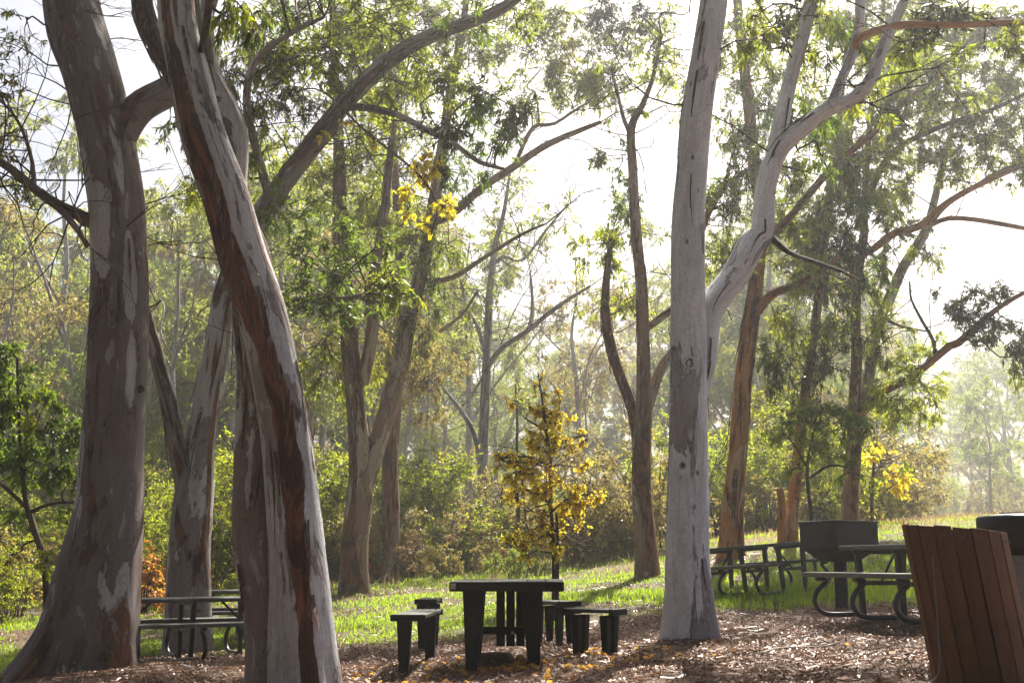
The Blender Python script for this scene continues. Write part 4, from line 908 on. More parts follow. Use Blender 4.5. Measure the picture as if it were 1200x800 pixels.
small_tree('maple_sapling', 'young maple with glowing yellow and orange leaves behind the middle table', 648, 17.5,
           [[(648, 692, 5, 17.5), (649, 640, 4.6, 17.5), (645, 590, 4.4, 17.5), (645, 540, 3.8, 17.5), (639, 500, 3, 17.5), (635, 465, 2.2, 17.5), (630, 436, 1.2, 17.5)],
            [(652, 690, 5, 17.4), (654, 640, 4, 17.4), (652, 600, 3, 17.4)],
            [(646, 600, 3, 17.5), (665, 585, 3, 17.3), (690, 578, 2, 17.2)], [(646, 590, 3, 17.5), (620, 575, 3, 17.7), (598, 565, 2, 17.8)], [(644, 545, 3, 17.5), (615, 535, 3, 17.3), (585, 537, 2, 17.2)],
            [(642, 530, 3, 17.5), (665, 515, 2, 17.6), (685, 510, 2, 17.7)], [(640, 500, 2, 17.5), (655, 480, 2, 17.5)], [(640, 505, 2, 17.5), (615, 490, 2, 17.5)]],
           [(605, 548, 22, 17, 17.3, .55, 'yellow'), (625, 545, 18, 16, 17.4, .5, 'maple'), (588, 536, 12, 11, 17.2, .5, 'maple'), (640, 515, 20, 14, 17.5, .5, 'yellow'), (655, 520, 16, 14, 17.6, .45, 'maple'), (640, 485, 18, 14, 17.5, .5, 'maple'), (622, 478, 12, 10, 17.5, .4, 'maple'),
            (656, 490, 12, 12, 17.5, .4, 'maple'), (632, 452, 9, 14, 17.5, .3, 'maple'), (596, 466, 8, 8, 17.5, .4, 'maple'), (657, 468, 7, 9, 17.5, .5, 'maple'), (688, 513, 9, 8, 17.7, .5, 'maple'), (682, 546, 8, 9, 17.5, .45, 'maple'),
            (632, 575, 18, 14, 17.6, .55, 'yellow'), (606, 580, 14, 9, 17.8, .5, 'maple'), (645, 565, 16, 14, 17.4, .55, 'maple'), (672, 585, 22, 13, 17.3, .6, 'maple'), (697, 582, 14, 9, 17.2, .5, 'maple'), (678, 603, 10, 14, 17.3, .45, 'maple'), (684, 617, 6, 7, 17.3, .5, 'maple'),
            (640, 598, 14, 9, 17.5, .5, 'maple'), (606, 637, 13, 12, 17.6, .55, 'yellow'), (625, 630, 12, 12, 17.5, .55, 'yellow'), (648, 622, 13, 16, 17.4, .6, 'yellow'), (616, 648, 12, 8, 17.5, .4, 'yellow'), (652, 645, 8, 10, 17.4, .5, 'yellow'), (620, 515, 14, 10, 17.5, .35, 'maple')],
           seed=73, L=.052, W=.038, cat='sapling', sprout=24, fill=1.25, grow=1.2)
small_tree('leafy_tree', 'slender green tree with fine leaves just behind the grill', 952, 22,
           [[(955, 650, 4, 22), (950, 600, 4, 22), (946, 560, 4, 22), (948, 530, 3, 22), (955, 500, 2, 22)], [(948, 560, 3, 22), (975, 545, 3, 22), (1000, 550, 2, 22)], [(947, 550, 3, 22), (930, 520, 2, 22), (915, 505, 2, 22)]],
           [(950, 490, 36, 26, 22, .45, 'green'), (925, 510, 30, 20, 22, .45, 'lime'), (985, 480, 36, 20, 21.8, .4, 'green'), (960, 525, 34, 20, 22, .4, 'olive'), (1010, 500, 26, 18, 22, .35, 'green'), (940, 545, 26, 14, 22, .3, 'lime'), (1000, 550, 24, 14, 22, .3, 'green')], seed=79, L=.1, W=.03)
small_tree('maple_sapling', 'small pale yellow sapling right of the forked tree at the field edge', 1020, 31,
           [[(1022, 612, 4, 31), (1022, 580, 4, 31), (1024, 545, 3, 31), (1026, 520, 2, 31)]],
           [(1025, 530, 22, 18, 31, .5, 'yellow'), (1045, 555, 22, 16, 31, .5, 'yellow'), (1015, 560, 18, 16, 31, .5, 'lime'), (1035, 575, 22, 12, 31, .5, 'yellow'), (1020, 590, 14, 10, 31, .35, 'tan'), (1060, 540, 14, 14, 31, .4, 'lime')], seed=83, L=.14, W=.08, cat='sapling')
small_tree('thin_tree', 'thin dark stems of a bare young tree left of the yellow-leaved sapling', 612, 30,
           [[(612, 655, 5, 30), (608, 610, 5, 30), (605, 560, 4, 30), (606, 500, 3, 30), (604, 450, 2, 30)], [(620, 655, 4, 30), (616, 610, 3, 30), (612, 560, 3, 30)]],
           [(606, 470, 16, 26, 30, .25, 'olive')], seed=89, sprout=12)

# ------------------------------------------------------------------ wood behind: tree and shrub kinds, then copies
def far_tree(name, label, seed, H, key, bark, lean=0.0, bare=8, nb=12, spread=0.22, dens=0.5, L=0.22, W=0.05, low=0.4, ncl=1):
    T = Tree(name, label, (0, 0, 0), bark=bark, seed=seed)
    rg = T.rg; r0 = H * 0.0135
    pts = []; x = y = 0.0
    for i, t in enumerate(np.linspace(0, 1, 8)):
        pts.append([x, y, H * 0.95 * t - 0.2 * (i == 0), r0 * (1 - 0.85 * t)])
        x += lean * H / 8 + rg.normal(0, 0.012) * H; y += rg.normal(0, 0.012) * H
    T.limb(pts, 'trunk', sides=8, step=0.5, rough=0.03, flare=0.2)
    S = T.samples[0]
    for k in range(5 if ncl else 2):
        s = S[int(len(S) * rg.uniform(0.3, 0.7))]; a = rg.uniform(0, 6.283); l = H * rg.uniform(0.25, 0.4)
        d = np.array([math.cos(a) * 0.6, math.sin(a) * 0.6, 0.9]); lp = []
        for t in np.linspace(0, 1, 5):
            lp.append([*(s[:3] + d * l * t + rg.normal(0, 0.03, 3) * l * (t > 0)), max(0.012, s[3] * 0.6 * (1 - 0.8 * t))])
        T.limb(lp, 'limb', sides=6, step=0.5, rough=0.02)
    for k in range(nb):
        t = rg.uniform(low, 1.02); a = rg.uniform(0, 6.283); rr = H * spread * rg.random() ** 0.6 * (0.5 + 0.9 * math.sin(math.pi * min(1, max(0, (t - low) / (1.05 - low)))))
        s = S[min(len(S) - 1, int(len(S) * t * 0.97))]
        b = H * rg.uniform(0.06, 0.11)
        T.blob((s[0] + math.cos(a) * rr, s[1] + math.sin(a) * rr, H * t), (b * 1.2, b * 1.2, b), dens, key, L, W, m=14)
    T.sprout(bare, 1.0, 2.6, H * 0.3, 3)
    return T.finish()
def shrub(name, label, seed, H, Wd, key, dens, L, W, nst=7, bark='dark', cat='shrub'):
    T = Tree(name, label, (0, 0, 0), bark=bark, seed=seed, cat=cat)
    rg = T.rg
    for k in range(nst):
        a = rg.uniform(0, 6.283); l = H * rg.uniform(0.5, 0.85); o = Wd * rg.uniform(0.1, 0.8)
        T.limb([[0.1 * math.cos(a), 0.1 * math.sin(a), -0.1, 0.022], [o * 0.5 * math.cos(a), o * 0.5 * math.sin(a), l * 0.6, 0.014], [o * math.cos(a), o * math.sin(a), l, 0.006]], 'stem', sides=5, step=0.3, rough=0.01)
    for k in range(9):
        a = rg.uniform(0, 6.283); o = Wd * rg.random() ** 0.5 * 0.85; z = H * rg.uniform(0.15, 0.9) * (1 - 0.35 * o / Wd)
        b = H * rg.uniform(0.16, 0.28)
        T.blob((math.cos(a) * o, math.sin(a) * o, z), (b * 1.2, b * 1.2, b), dens, key, L, W, m=10, hub=True, droop=0.35)
    return T.finish()

KINDS = {
    'tall':  [far_tree('eucalyptus_tree', '', 101, 17, 'far', 'grey', 0.01, dens=.3), far_tree('eucalyptus_tree', '', 102, 17, 'tan', 'grey', -0.02, nb=10, dens=.26, bare=20), far_tree('eucalyptus_tree', '', 103, 17, 'fargrn', 'mid', 0.02, nb=12, dens=.32)],
    'thin':  [far_tree('eucalyptus_tree', '', 104, 14, 'far', 'grey', 0.02, 26, 5, 0.2, .32, low=.55), far_tree('eucalyptus_tree', '', 105, 14, 'tan', 'grey', -0.03, 30, 5, 0.2, .28, low=.5)],
    'dense': [far_tree('eucalyptus_tree', '', 106, 11, 'fargrn', 'mid', 0.0, 4, 16, 0.25, .55, low=.18), far_tree('eucalyptus_tree', '', 107, 11, 'tan', 'mid', 0.01, 6, 15, 0.25, .5, low=.15), far_tree('eucalyptus_tree', '', 108, 11, 'far', 'mid', 0.0, 4, 16, 0.26, .55, low=.15)],
    'willow': [shrub('bush', '', 111, 3.4, 1.6, 'olive', .24, .11, .028), shrub('bush', '', 112, 3.4, 1.6, 'lime', .20, .11, .03), shrub('bush', '', 118, 3.4, 1.6, 'tan', .22, .11, .03)],
    'brush': [shrub('bush', '', 113, 1.5, 1.3, 'brown', .35, .10, .03, 12), shrub('bush', '', 114, 1.5, 1.3, 'tan', .35, .10, .03, 12)],
    'green': [shrub('bush', '', 115, 1.8, 1.2, 'olive', .35, .10, .03), shrub('bush', '', 116, 1.8, 1.2, 'fargrn', .4, .10, .03)],
    'rusty': [shrub('bush', '', 117, 1.6, 1.1, 'rust', .45, .10, .05)],
}
FIRST = {id(o): True for l in KINDS.values() for o in l}
LOOK = {'tall': ('open-crowned eucalyptus', ('grey-green', 'tan', 'green')), 'thin': ('slim sparse eucalyptus', ('grey-green', 'tan')), 'dense': ('low-crowned tree', ('green', 'tan', 'grey-green')),
        'willow': ('airy bush', ('olive', 'yellow-green', 'straw-coloured')), 'brush': ('dry low bush', ('brown', 'tan')), 'green': ('compact bush', ('olive', 'green')), 'rusty': ('leafy bush', ('rust-orange',))}
def region(px, d):
    row = 'at the wood edge' if d < 47 else ('midway into the wood' if d < 68 else 'far back')
    for lim, q in ((60, 'behind the bright green bushy tree'), (190, 'behind the massive left trunk'), (262, 'behind the forked grey trunk'), (395, 'behind the leaning pair of stems'),
                   (450, 'behind the two-stemmed tree'), (530, 'right of the two-stemmed tree'), (610, 'behind the slender pale tree'), (700, 'behind the yellow-leaved sapling'),
                   (780, 'behind the twin-stemmed trunk'), (840, 'behind the white trunk'), (900, 'behind the orange-tan trunk'), (970, 'behind the grill'), (1050, 'behind the right forked tree')):
        if px < lim: return row + ' ' + q
    return ('near' if d < 80 else 'midway' if d < 110 else 'far back') + ' beyond the misty field, ' + ('left of the lidded bin' if px < 1140 else 'above the lidded bin')
def put(kind, px, d, height=None, v=None):
    lst = KINDS[kind]; v = random.randrange(len(lst)) if v is None else v; o = lst[v]
    hh = {'tall': 17, 'thin': 14, 'dense': 11, 'willow': 3.4, 'brush': 1.5, 'green': 1.8, 'rusty': 1.6}[kind]
    g = ground_at(px, d)
    if FIRST.get(id(o)): c = o; FIRST[id(o)] = False
    else: c = copy_tree(o)
    s = (height or hh * random.uniform(0.8, 1.2)) / hh
    c.location = tuple(g); c.rotation_euler = (0, 0, random.uniform(0, 6.283)); c.scale = (s * random.uniform(.9, 1.15), s * random.uniform(.9, 1.15), s)
    a, b = LOOK[kind]; reg = region(px, d); size = 'large ' if s > 1.12 else 'small ' if s < 0.82 else ''
    c['label'] = size + b[v] + ' ' + a + ' ' + reg; c['group'] = b[v] + ' ' + a + ' group ' + reg
    return c
def height_for(px, d, py_top):
    g = ground_at(px, d); return max(2.0, P(px, py_top, d)[2] - g[2])
TOPS = [(-200, 200), (60, 330), (130, 320), (200, 230), (330, 170), (450, 230), (520, 380), (560, 410), (640, 420), (720, 410), (800, 370), (900, 290), (1000, 330), (1090, 440), (1200, 470), (1400, 430)]
def top_at(px):
    return float(np.interp(px, [a for a, b in TOPS], [b for a, b in TOPS]))
# rows of trees, near to far
for d, n, k in ((38, 7, 'thin'), (44, 8, 'tall'), (50, 11, 'dense'), (58, 14, 'tall'), (64, 16, 'dense'), (74, 17, 'tall'), (84, 20, 'dense'), (98, 24, 'dense')):
    for i in range(n):
        px = -160 + (i + 0.5 + random.uniform(-0.4, 0.4)) * 1560 / n
        dd = d + random.uniform(-3, 3)
        if px > 1010 and dd < 60: continue
        if 530 < px < 720 and dd < 55: continue
        kk = k if random.random() < 0.75 else random.choice(['tall', 'thin', 'dense'])
        if 430 < px < 850 and dd < 82 and (kk == 'dense' or random.random() < 0.6): continue
        if px > 1010: dd = 85 + (dd - 60) * 1.55
        if kk == 'dense' and dd < 56: hh = random.uniform(5, 8.5)
        else: hh = min(23, height_for(px, dd, top_at(px) + random.uniform(-60, 80)))
        put(kk, px, dd, hh)
for i in range(22):
    px = -60 + i * 47 + random.uniform(-20, 20)
    if px > 1000: continue
    put('thin', px, random.uniform(46, 72), random.uniform(9, 15) if 540 < px < 820 else random.uniform(13, 20))
# unseen continuation of the grove behind the camera, added to cut ambient light
for i in range(26):
    a = math.radians(-95 - 170 * (i + random.random()) / 30)
    rr = random.uniform(7, 24)
    x, y = rr * math.cos(a), rr * math.sin(a) + 2
    if y > -1.5: y = -1.5 - 3 * random.random()
    o = KINDS['dense'][i % 3] if i % 2 else KINDS['tall'][i % 3]
    c = copy_tree(o); sc = random.uniform(0.9, 1.4) if i % 2 else random.uniform(0.8, 1.1)
    c.location = (x, y, gz(x, y)); c.rotation_euler = (0, 0, random.uniform(0, 6.28)); c.scale = (sc * 1.15, sc * 1.15, sc)
    c['label'] = 'unseen grove eucalyptus added behind the viewpoint to cut ambient light'; c['group'] = 'unseen trees added behind the viewpoint'
# undergrowth along the edge of the wood
for i in range(36):
    px = -60 + i * 32 + random.uniform(-14, 14)
    if px > 1040: continue
    d = random.uniform(30, 35) + (3 if px > 850 else 0)
    put(random.choice(['brush', 'brush', 'green', 'willow']), px, d, None)
for i in range(32):
    px = -80 + i * 36 + random.uniform(-14, 14)
    if px > 1050: continue
    if 430 < px < 850 and random.random() < 0.5: continue
    put(random.choice(['willow', 'brush', 'brush', 'green'] if 430 < px < 850 else ['willow', 'willow', 'brush', 'green']), px, random.uniform(35, 43), None if random.random() < .5 else random.uniform(2.2, 3.2) if 430 < px < 850 else random.uniform(2.6, 5))
for i in range(40):
    px = -80 + i * 35 + random.uniform(-16, 16)
    put('willow', px, random.uniform(46, 62) + (14 if 430 < px < 850 else 0) if px < 1000 else random.uniform(88, 125), random.uniform(3, 6))
for px, d, h in ((170, 24, 1.3), (190, 26, 1.5), (150, 27, 1.2)): put('rusty', px, d, h)
for px, d, h, k, v in ((600, 27, .75, 'green', 1), (630, 27.5, .7, 'green', 1), (130, 30, 3, 'willow', 1), (250, 27, 3.2, 'willow', 0), (290, 30, 4, 'willow', 1), (480, 33, 4, 'willow', 1), (520, 31, 2.2, 'green', 0), (340, 31, 3.5, 'willow', 0),
                       (700, 31, 1.6, 'brush', 0), (725, 32, 1.5, 'brush', 1), (250, 28, .9, 'brush', 0), (300, 29, 1.0, 'brush', 1), (350, 28, .8, 'brush', 0), (480, 29, 1.0, 'brush', 0), (515, 28, .9, 'brush', 1), (545, 30, 1.1, 'brush', 0), (580, 29, .8, 'brush', 1), (670, 29, 1.0, 'brush', 0), (790, 30, 1.1, 'brush', 1), (690, 30, .9, 'brush', 1), (235, 27, .8, 'rusty', 0), (440, 29, .7, 'rusty', 0), (20, 25, 1.5, 'brush', 1), (-20, 24, 2, 'willow', 1)):
    put(k, px, d, h, v)
for l in list(KINDS.values()):
    for o in l:
        if FIRST.get(id(o)):
            for c in list(o.children): bpy.data.objects.remove(c)
            bpy.data.objects.remove(o)

# ------------------------------------------------------------------ furniture
BOX = {}
def box_mesh(name, s, mat, bevel=0.006, taper=None):
    """bevelled box; taper = (sx, sy) scale of its lower end"""
    key = (name, tuple(round(v, 4) for v in s), mat.name, taper)
    if key in BOX: return BOX[key]
    bm = bmesh.new(); bmesh.ops.create_cube(bm, size=1)
    for v in bm.verts:
        k = taper if (taper and v.co.z < 0) else (1, 1)
        v.co = Vector((v.co.x * s[0] * k[0], v.co.y * s[1] * k[1], v.co.z * s[2]))
    bmesh.ops.bevel(bm, geom=bm.edges[:], offset=min(bevel, min(s) * 0.2), segments=1, affect='EDGES', clamp_overlap=True)
    me = bpy.data.meshes.new(name); bm.to_mesh(me); bm.free(); me.materials.append(mat)
    BOX[key] = me; return me
def part(name, s, mat, parent, loc, rot=(0, 0, 0), bevel=0.006, taper=None):
    return link(name, box_mesh(name, s, mat, bevel, taper), parent, loc, rot)
def pipe(name, pts, r, mat, parent, sides=10, step=0.04):
    V, fs, bk, S = tube([[*p, r] for p in pts], sides, step, 0.0, 0, 1, True)
    return link(name, mesh_np(name, V, fs, [], True, mat), parent)

# --- the middle table: heavy dark top on tapered board legs, seen end-on
g = ground_at(598, 11.85)
zt = gz(0, 11.2)
t = thing('picnic_table', 'black heavy-legged table seen end-on in the middle of the clearing', 'picnic table', (g[0], g[1], zt), (0, 0, math.radians(-2)))
TL, TW, TH = 1.75, 1.02, 0.78
for k in range(6):
    part('plank', (TW / 6 - 0.008, TL, 0.05), M['plastic'], t, (-TW / 2 + TW / 12 + k * TW / 6, 0, TH - 0.025), (0, 0, 0))
for s in (-1, 1):
    part('end_board', (TW, 0.05, 0.085), M['plastic'], t, (0, s * (TL / 2 + 0.027), TH - 0.0455))
    part('side_rail', (0.045, TL - 0.02, 0.035), M['plastic'], t, (s * (TW / 2 - 0.03), 0, TH - 0.07))
for s, xo in ((-1, 0.31), (1, 0.23)):
    for yo in (-0.74, -0.36, 0.05):
        part('leg', (0.20 if yo < -0.5 else 0.13, 0.10, TH - 0.05), M['plastic'], t, (s * xo, yo, (TH - 0.05) / 2), (0, math.radians(s * -1.2), 0), 0.008, (0.5, 0.8))
part('stretcher', (0.6, 0.06, 0.07), M['plastic'], t, (0, 0.14, 0.30))
for k in range(3):
    part('panel_board', (0.085, 0.05, 0.60), M['plastic'], t, (-0.12 + 0.10 * k, 0.62, 0.42), (0, 0, 0))
part('bolt', (0.03, 0.03, 0.03), M['rim'], t, (0.02, 0.10, 0.28))
part('lit_corner', (0.05, 0.02, 0.05), M['rim'], t, (-TW / 2 + 0.035, -TL / 2 - 0.062, TH - 0.045))  # pale block that paints the lit corner face of the top

def stool(label, px, d, zseat, L_, Wd, rz, slats=5, legx=None):
    g = ground_at(px, d); zb = g[2]; H = zseat
    b = thing('bench', label, 'bench', tuple(g), (0, 0, rz), 'short backless benches round the middle table')
    for k in range(slats):
        w = Wd / slats
        part('slat', (w - 0.012, L_ - 0.10, 0.035), M['plank'], b, (-Wd / 2 + w / 2 + k * w, 0, H - 0.0175))
    for s in (-1, 1):
        part('end_board', (Wd + 0.01, 0.045, 0.06), M['plastic'], b, (0, s * (L_ / 2 - 0.025), H - 0.026))
        if legx:
            part('leg', (0.14, 0.085, H - 0.05), M['plastic'], b, (s * legx, s * (L_ / 2 - 0.12), (H - 0.05) / 2 - 0.01), (0, 0, 0), 0.006, (0.62, 0.7))
            continue
        for sx in (-1, 1):
            part('leg', (0.10, 0.085, H - 0.05), M['plastic'], b, (sx * (legx or Wd / 2 - 0.075), s * (L_ / 2 - 0.12), (H - 0.05) / 2 - 0.01), (0, 0, 0), 0.006, (0.62, 0.62))
    return b
stool('narrow slatted bench end-on at the left side of the middle table, the nearer of two', 491, 12.2, 0.53, 1.5, 0.32, math.radians(-3), legx=0.045)
stool('far narrow bench left of the middle table, showing just its dark end board', 503, 14.5, 0.55, 0.6, 0.25, math.radians(-3), legx=0.045)
stool('short bench right of the middle table, nearest to the white trunk', 696, 11.8, 0.44, 0.56, 0.29, math.radians(56))
stool('short bench right of the middle table, half hidden by the table and the nearer bench', 649, 13.9, 0.47, 0.62, 0.30, math.radians(35))

# --- picnic tables on bent-tube frames
def picnic(label, px, d, rz, L_=2.1, frames=3, tw=0.74, group='picnic tables on bent steel frames', zoff=0.0, H=0.76, tilt=0.0):
    g = ground_at(px, d)
    t = thing('picnic_table', label, 'picnic table', (g[0], g[1], g[2] + zoff), (0, 0, rz), group=group)
    t.rotation_euler = (Matrix.Rotation(math.radians(-tilt), 3, 'Y') @ Matrix.Rotation(rz, 3, 'Z')).to_euler()      # follows the slope
    n = 4
    for k in range(n):
        w = tw / n; part('plank', (w - 0.008, L_, 0.05), M['plank'], t, (-tw / 2 + w / 2 + k * w, 0, H - 0.025))
    for s in (-1, 1):
        for k in range(2):
            part('bench_plank', (0.135, L_, 0.05), M['plank'], t, (s * (tw / 2 + 0.30 + (k - 0.5) * 0.145), 0, 0.45))
    ysf = np.linspace(-L_ / 2 + 0.25, L_ / 2 - 0.25, frames)
    for y in ysf:
        for s in (-1, 1):
            bx = s * (tw / 2 + 0.30)
            pipe('curved_leg', [(bx - s * 0.02, y, 0.415), (bx - s * 0.14, y, 0.385), (bx - s * 0.20, y, 0.30), (bx - s * 0.17, y, 0.16), (bx - s * 0.06, y, 0.06), (bx - s * 0.16 + s * 0.2, y, 0.03)] if False else
                 [(bx + s * 0.10, y, 0.41), (bx - s * 0.02, y, 0.385), (bx + s * 0.09, y, 0.28), (bx + s * 0.13, y, 0.17), (bx + s * 0.07, y, 0.07), (bx - s * 0.05, y, 0.03), (bx - s * 0.35, y, 0.03)], 0.027, M['steel'], t)
            part('leg', (0.07, 0.06, H - 0.06), M['steel'], t, (s * 0.25, y, (H - 0.06) / 2 - 0.01), (0, math.radians(s * 3), 0), 0.006, (0.8, 0.9))
        part('cross_bar', (0.52, 0.045, 0.05), M['steel'], t, (0, y, 0.36))
        part('top_bar', (tw - 0.08, 0.05, 0.04), M['steel'], t, (0, y, H - 0.071))
    for a, b in ((ysf[0], 1), (ysf[-1], -1)):
        pipe('brace', [(0, a, 0.37), (0, a + b * 0.18, 0.55), (0, a + b * 0.34, H - 0.06)], 0.014, M['steel'], t, 8)
    return t
picnic('picnic table with grey-topped bench between the massive left trunk and the leaning pair of stems', 222, 15.6, math.radians(-58), zoff=0.0)
picnic('rear picnic table at left, half hidden behind the leaning pair of stems', 290, 18.5, math.radians(-70))
picnic('long dark picnic table in the grass just right of the white trunk', 886, 19.4, math.radians(34), 2.1, tilt=4.5)
picnic('picnic table with C-shaped bench legs between the grill and the slatted bin', 1080, 12.6, math.radians(12), 2.2)

# --- grill
g = ground_at(984, 16)
t = thing('grill', 'sooty black box grill on a thick post right of centre', 'grill', tuple(g), (0, 0, math.radians(30)))
GW, GD, GH, GT = 0.75, 0.65, 0.33, 1.12
def panel(name, v4, th, mat, parent):
    """a steel plate between four corners with real thickness"""
    v = [Vector(q) for q in v4]; nrm = (v[1] - v[0]).cross(v[3] - v[0]).normalized() * th
    bm = bmesh.new(); a = [bm.verts.new(q) for q in v]; b = [bm.verts.new(q - nrm) for q in v]
    bm.faces.new(a); bm.faces.new(b[::-1])
    for i in range(4): bm.faces.new((a[i], b[i], b[(i + 1) % 4], a[(i + 1) % 4]))
    bmesh.ops.recalc_face_normals(bm, faces=bm.faces[:])
    me = bpy.data.meshes.new(name); bm.to_mesh(me); bm.free(); me.materials.append(mat)
    return link(name, me, parent)
zt, zb, zv = GT, GT - GH, GT - GH - 0.17
# the front plate has an air slot near its right end: built as four pieces round the opening
for (xa, xb, za, zc) in ((-GW/2, GW/2, zb, zb + .14), (-GW/2, GW/2, zt - .07, zt), (-GW/2, .24, zb + .14, zt - .07), (.31, GW/2, zb + .14, zt - .07)):
    panel('side_plate', [(xa, -GD/2, za), (xb, -GD/2, za), (xb, -GD/2, zc), (xa, -GD/2, zc)], 0.012, M['grill'], t)
panel('side_plate', [(GW/2, GD/2, zb), (-GW/2, GD/2, zb), (-GW/2, GD/2, zt), (GW/2, GD/2, zt)], 0.012, M['grill'], t)
for e in (-1, 1):
    panel('end_plate', [(e*GW/2, GD/2*e*-1 + .013*e, zb), (e*GW/2, GD/2*e - .013*e, zb), (e*GW/2, GD/2*e - .013*e, zt), (e*GW/2, GD/2*e*-1 + .013*e, zt)], 0.012, M['grill'], t)
for s in (-1, 1):
    panel('hopper_plate', [(-GW/2 * s, -GD/2 * s, zb - .002), (-0.2 * s, -0.15 * s, zv), (0.2 * s, -0.15 * s, zv), (GW/2 * s, -GD/2 * s, zb - .002)], 0.01, M['grill'], t)
    panel('hopper_plate', [(GW/2 * s, -GD/2 * s, zb - .002), (0.2 * s, -0.15 * s, zv), (0.2 * s, 0.15 * s, zv), (GW/2 * s, GD/2 * s, zb - .002)], 0.01, M['grill'], t)
panel('floor_plate', [(-.2, -.15, zv - .002), (.2, -.15, zv - .002), (.2, .15, zv - .002), (-.2, .15, zv - .002)], 0.01, M['grill'], t)
for s in (-1, 1):
    pipe('rim_bar', [(-GW/2, s * (GD/2 + .012), zt), (0, s * (GD/2 + .012), zt), (GW/2, s * (GD/2 + .012), zt)], 0.014, M['grill'], t, 8, 0.3)
    pipe('rim_bar', [(s * (GW/2 + .012), -GD/2, zt), (s * (GW/2 + .012), 0, zt), (s * (GW/2 + .012), GD/2, zt)], 0.014, M['grill'], t, 8, 0.3)
for k in range(9):
    pipe('grate_bar', [(-GW/2 + 0.1 + k * (GW - .2) / 8, -GD/2 + .02, zt - .10), (-GW/2 + 0.1 + k * (GW - .2) / 8, 0, zt - .10), (-GW/2 + 0.1 + k * (GW - .2) / 8, GD/2 - .02, zt - .10)], 0.007, M['grill'], t, 6, 0.4)
pipe('post', [(0, 0, -0.2), (0, 0, 0.3), (0, 0, zv)], 0.085, M['grill'], t, 14, 0.3)
pipe('handle', [(GW/2 + .012, -.02, zt - .14), (GW/2 + .07, -.02, zt - .14), (GW/2 + .07, .12, zt - .14), (GW/2 + .012, .12, zt - .14)], 0.009, M['rim'], t, 6)

# --- leaning slatted bin
bd = 6.75
pc = P(1158, 805, bd); gb = gz(pc[0], bd)
t = thing('slatted_bin', 'leaning round litter bin clad in red-brown wooden slats at lower right', 'litter bin', (pc[0], pc[1], gb - 0.02), (math.radians(1), math.radians(-8.5), 0))
NB, RB, HB = 18, 0.255, 0.917
sw = 2 * RB * math.tan(math.pi / NB)
for k in range(NB):
    a = 2 * math.pi * (k + 0.4) / NB
    rj = random.uniform(-0.003, 0.003)
    hk = HB - 0.24 * RB * math.sin(a) + random.uniform(-0.005, 0.005)      # the rim is cut on a slant
    so = link('slat', box_mesh('slat', (sw * 0.94, 0.022, hk), M['slat'], 0.003).copy(), t, ((RB + rj) * math.sin(a), -(RB + rj) * math.cos(a), hk / 2), (0, random.uniform(-.003, .003), a))
    for v in so.data.vertices:
        if v.co.z > 0: v.co.z -= 0.24 * (v.co.x * math.cos(a))
    for z in (hk - 0.05, 0.08):
        part('screw', (0.010, 0.006, 0.010), M['wire'], t, ((RB + 0.014) * math.sin(a), -(RB + 0.014) * math.cos(a), z), (0, 0, a), 0.002)
for z in (0.12, HB * 0.5, HB - 0.16):
    ring = [((RB - 0.026) * math.cos(q), (RB - 0.026) * math.sin(q), z) for q in np.linspace(0, 2 * math.pi, 33)]
    pipe('hoop', ring, 0.012, M['steel'], t, 6, 0.08)
V, fs, bk, S = tube([[0, 0, 0.03, RB - 0.05], [0, 0, 0.4, RB - 0.05], [0, 0, HB - 0.13, RB - 0.045]], 28, 0.3, 0)
link('liner', mesh_np('liner', V, fs, [], True, M['liner']), t)
# --- concrete bin with black lid behind it
bd2 = 7.6
pc2 = P(1212, 700, bd2); gb2 = gz(pc2[0], bd2)
t2 = thing('lidded_bin', 'grey concrete bin with black lid cut off by the right edge', 'litter bin', (pc2[0], pc2[1], gb2 - 0.02), (0, math.radians(2), math.radians(8)))
def lathe(name, prof, sides, mat, parent):
    V = []; 
    for r, z in prof:
        for k in range(sides):
            a = 2 * math.pi * k / sides; V.append((r * math.cos(a), r * math.sin(a), z))
    n = len(prof); i = np.arange(n - 1)[:, None]; j = np.arange(sides)[None, :]; j2 = (j + 1) % sides
    Q = np.stack([i * sides + j, i * sides + j2, (i + 1) * sides + j2, (i + 1) * sides + j], -1).reshape(-1, 4)
    return link(name, mesh_np(name, V, [Q], [], False, mat), parent)
lathe('body', [(0.002, 0.0), (0.215, 0.0), (0.22, 0.01), (0.24, 0.40), (0.255, 0.76), (0.255, 0.80), (0.23, 0.80), (0.22, 0.70)], 40, M['concrete'], t2)
lathe('lid', [(0.262, 0.76), (0.315, 0.80), (0.335, 0.93), (0.338, 0.985), (0.325, 1.0), (0.20, 1.015), (0.16, 1.012), (0.15, 0.95), (0.002, 0.90)], 40, M['lid'], t2)
lathe('lid_rim', [(0.19, 1.0165), (0.20, 1.024), (0.17, 1.026), (0.16, 1.015)], 40, M['rim'], t2)
# --- bent wire by the bin
w0 = P(1094, 655, 6.42); w1 = P(1098, 720, 6.40); w2 = P(1101, 778, 6.36); w3 = P(1094, 796, 6.33)
t3 = thing('wire', 'thin bent grey wire hanging down the front of the slatted bin', 'wire', tuple(w0))
pipe('wire_strand', [tuple(q - w0) for q in (P(1093, 652, 6.44), w1, w2, w3, P(1078, 794, 6.3), P(1064, 772, 6.3))], 0.0028, M['wire'], t3, 6, 0.03)

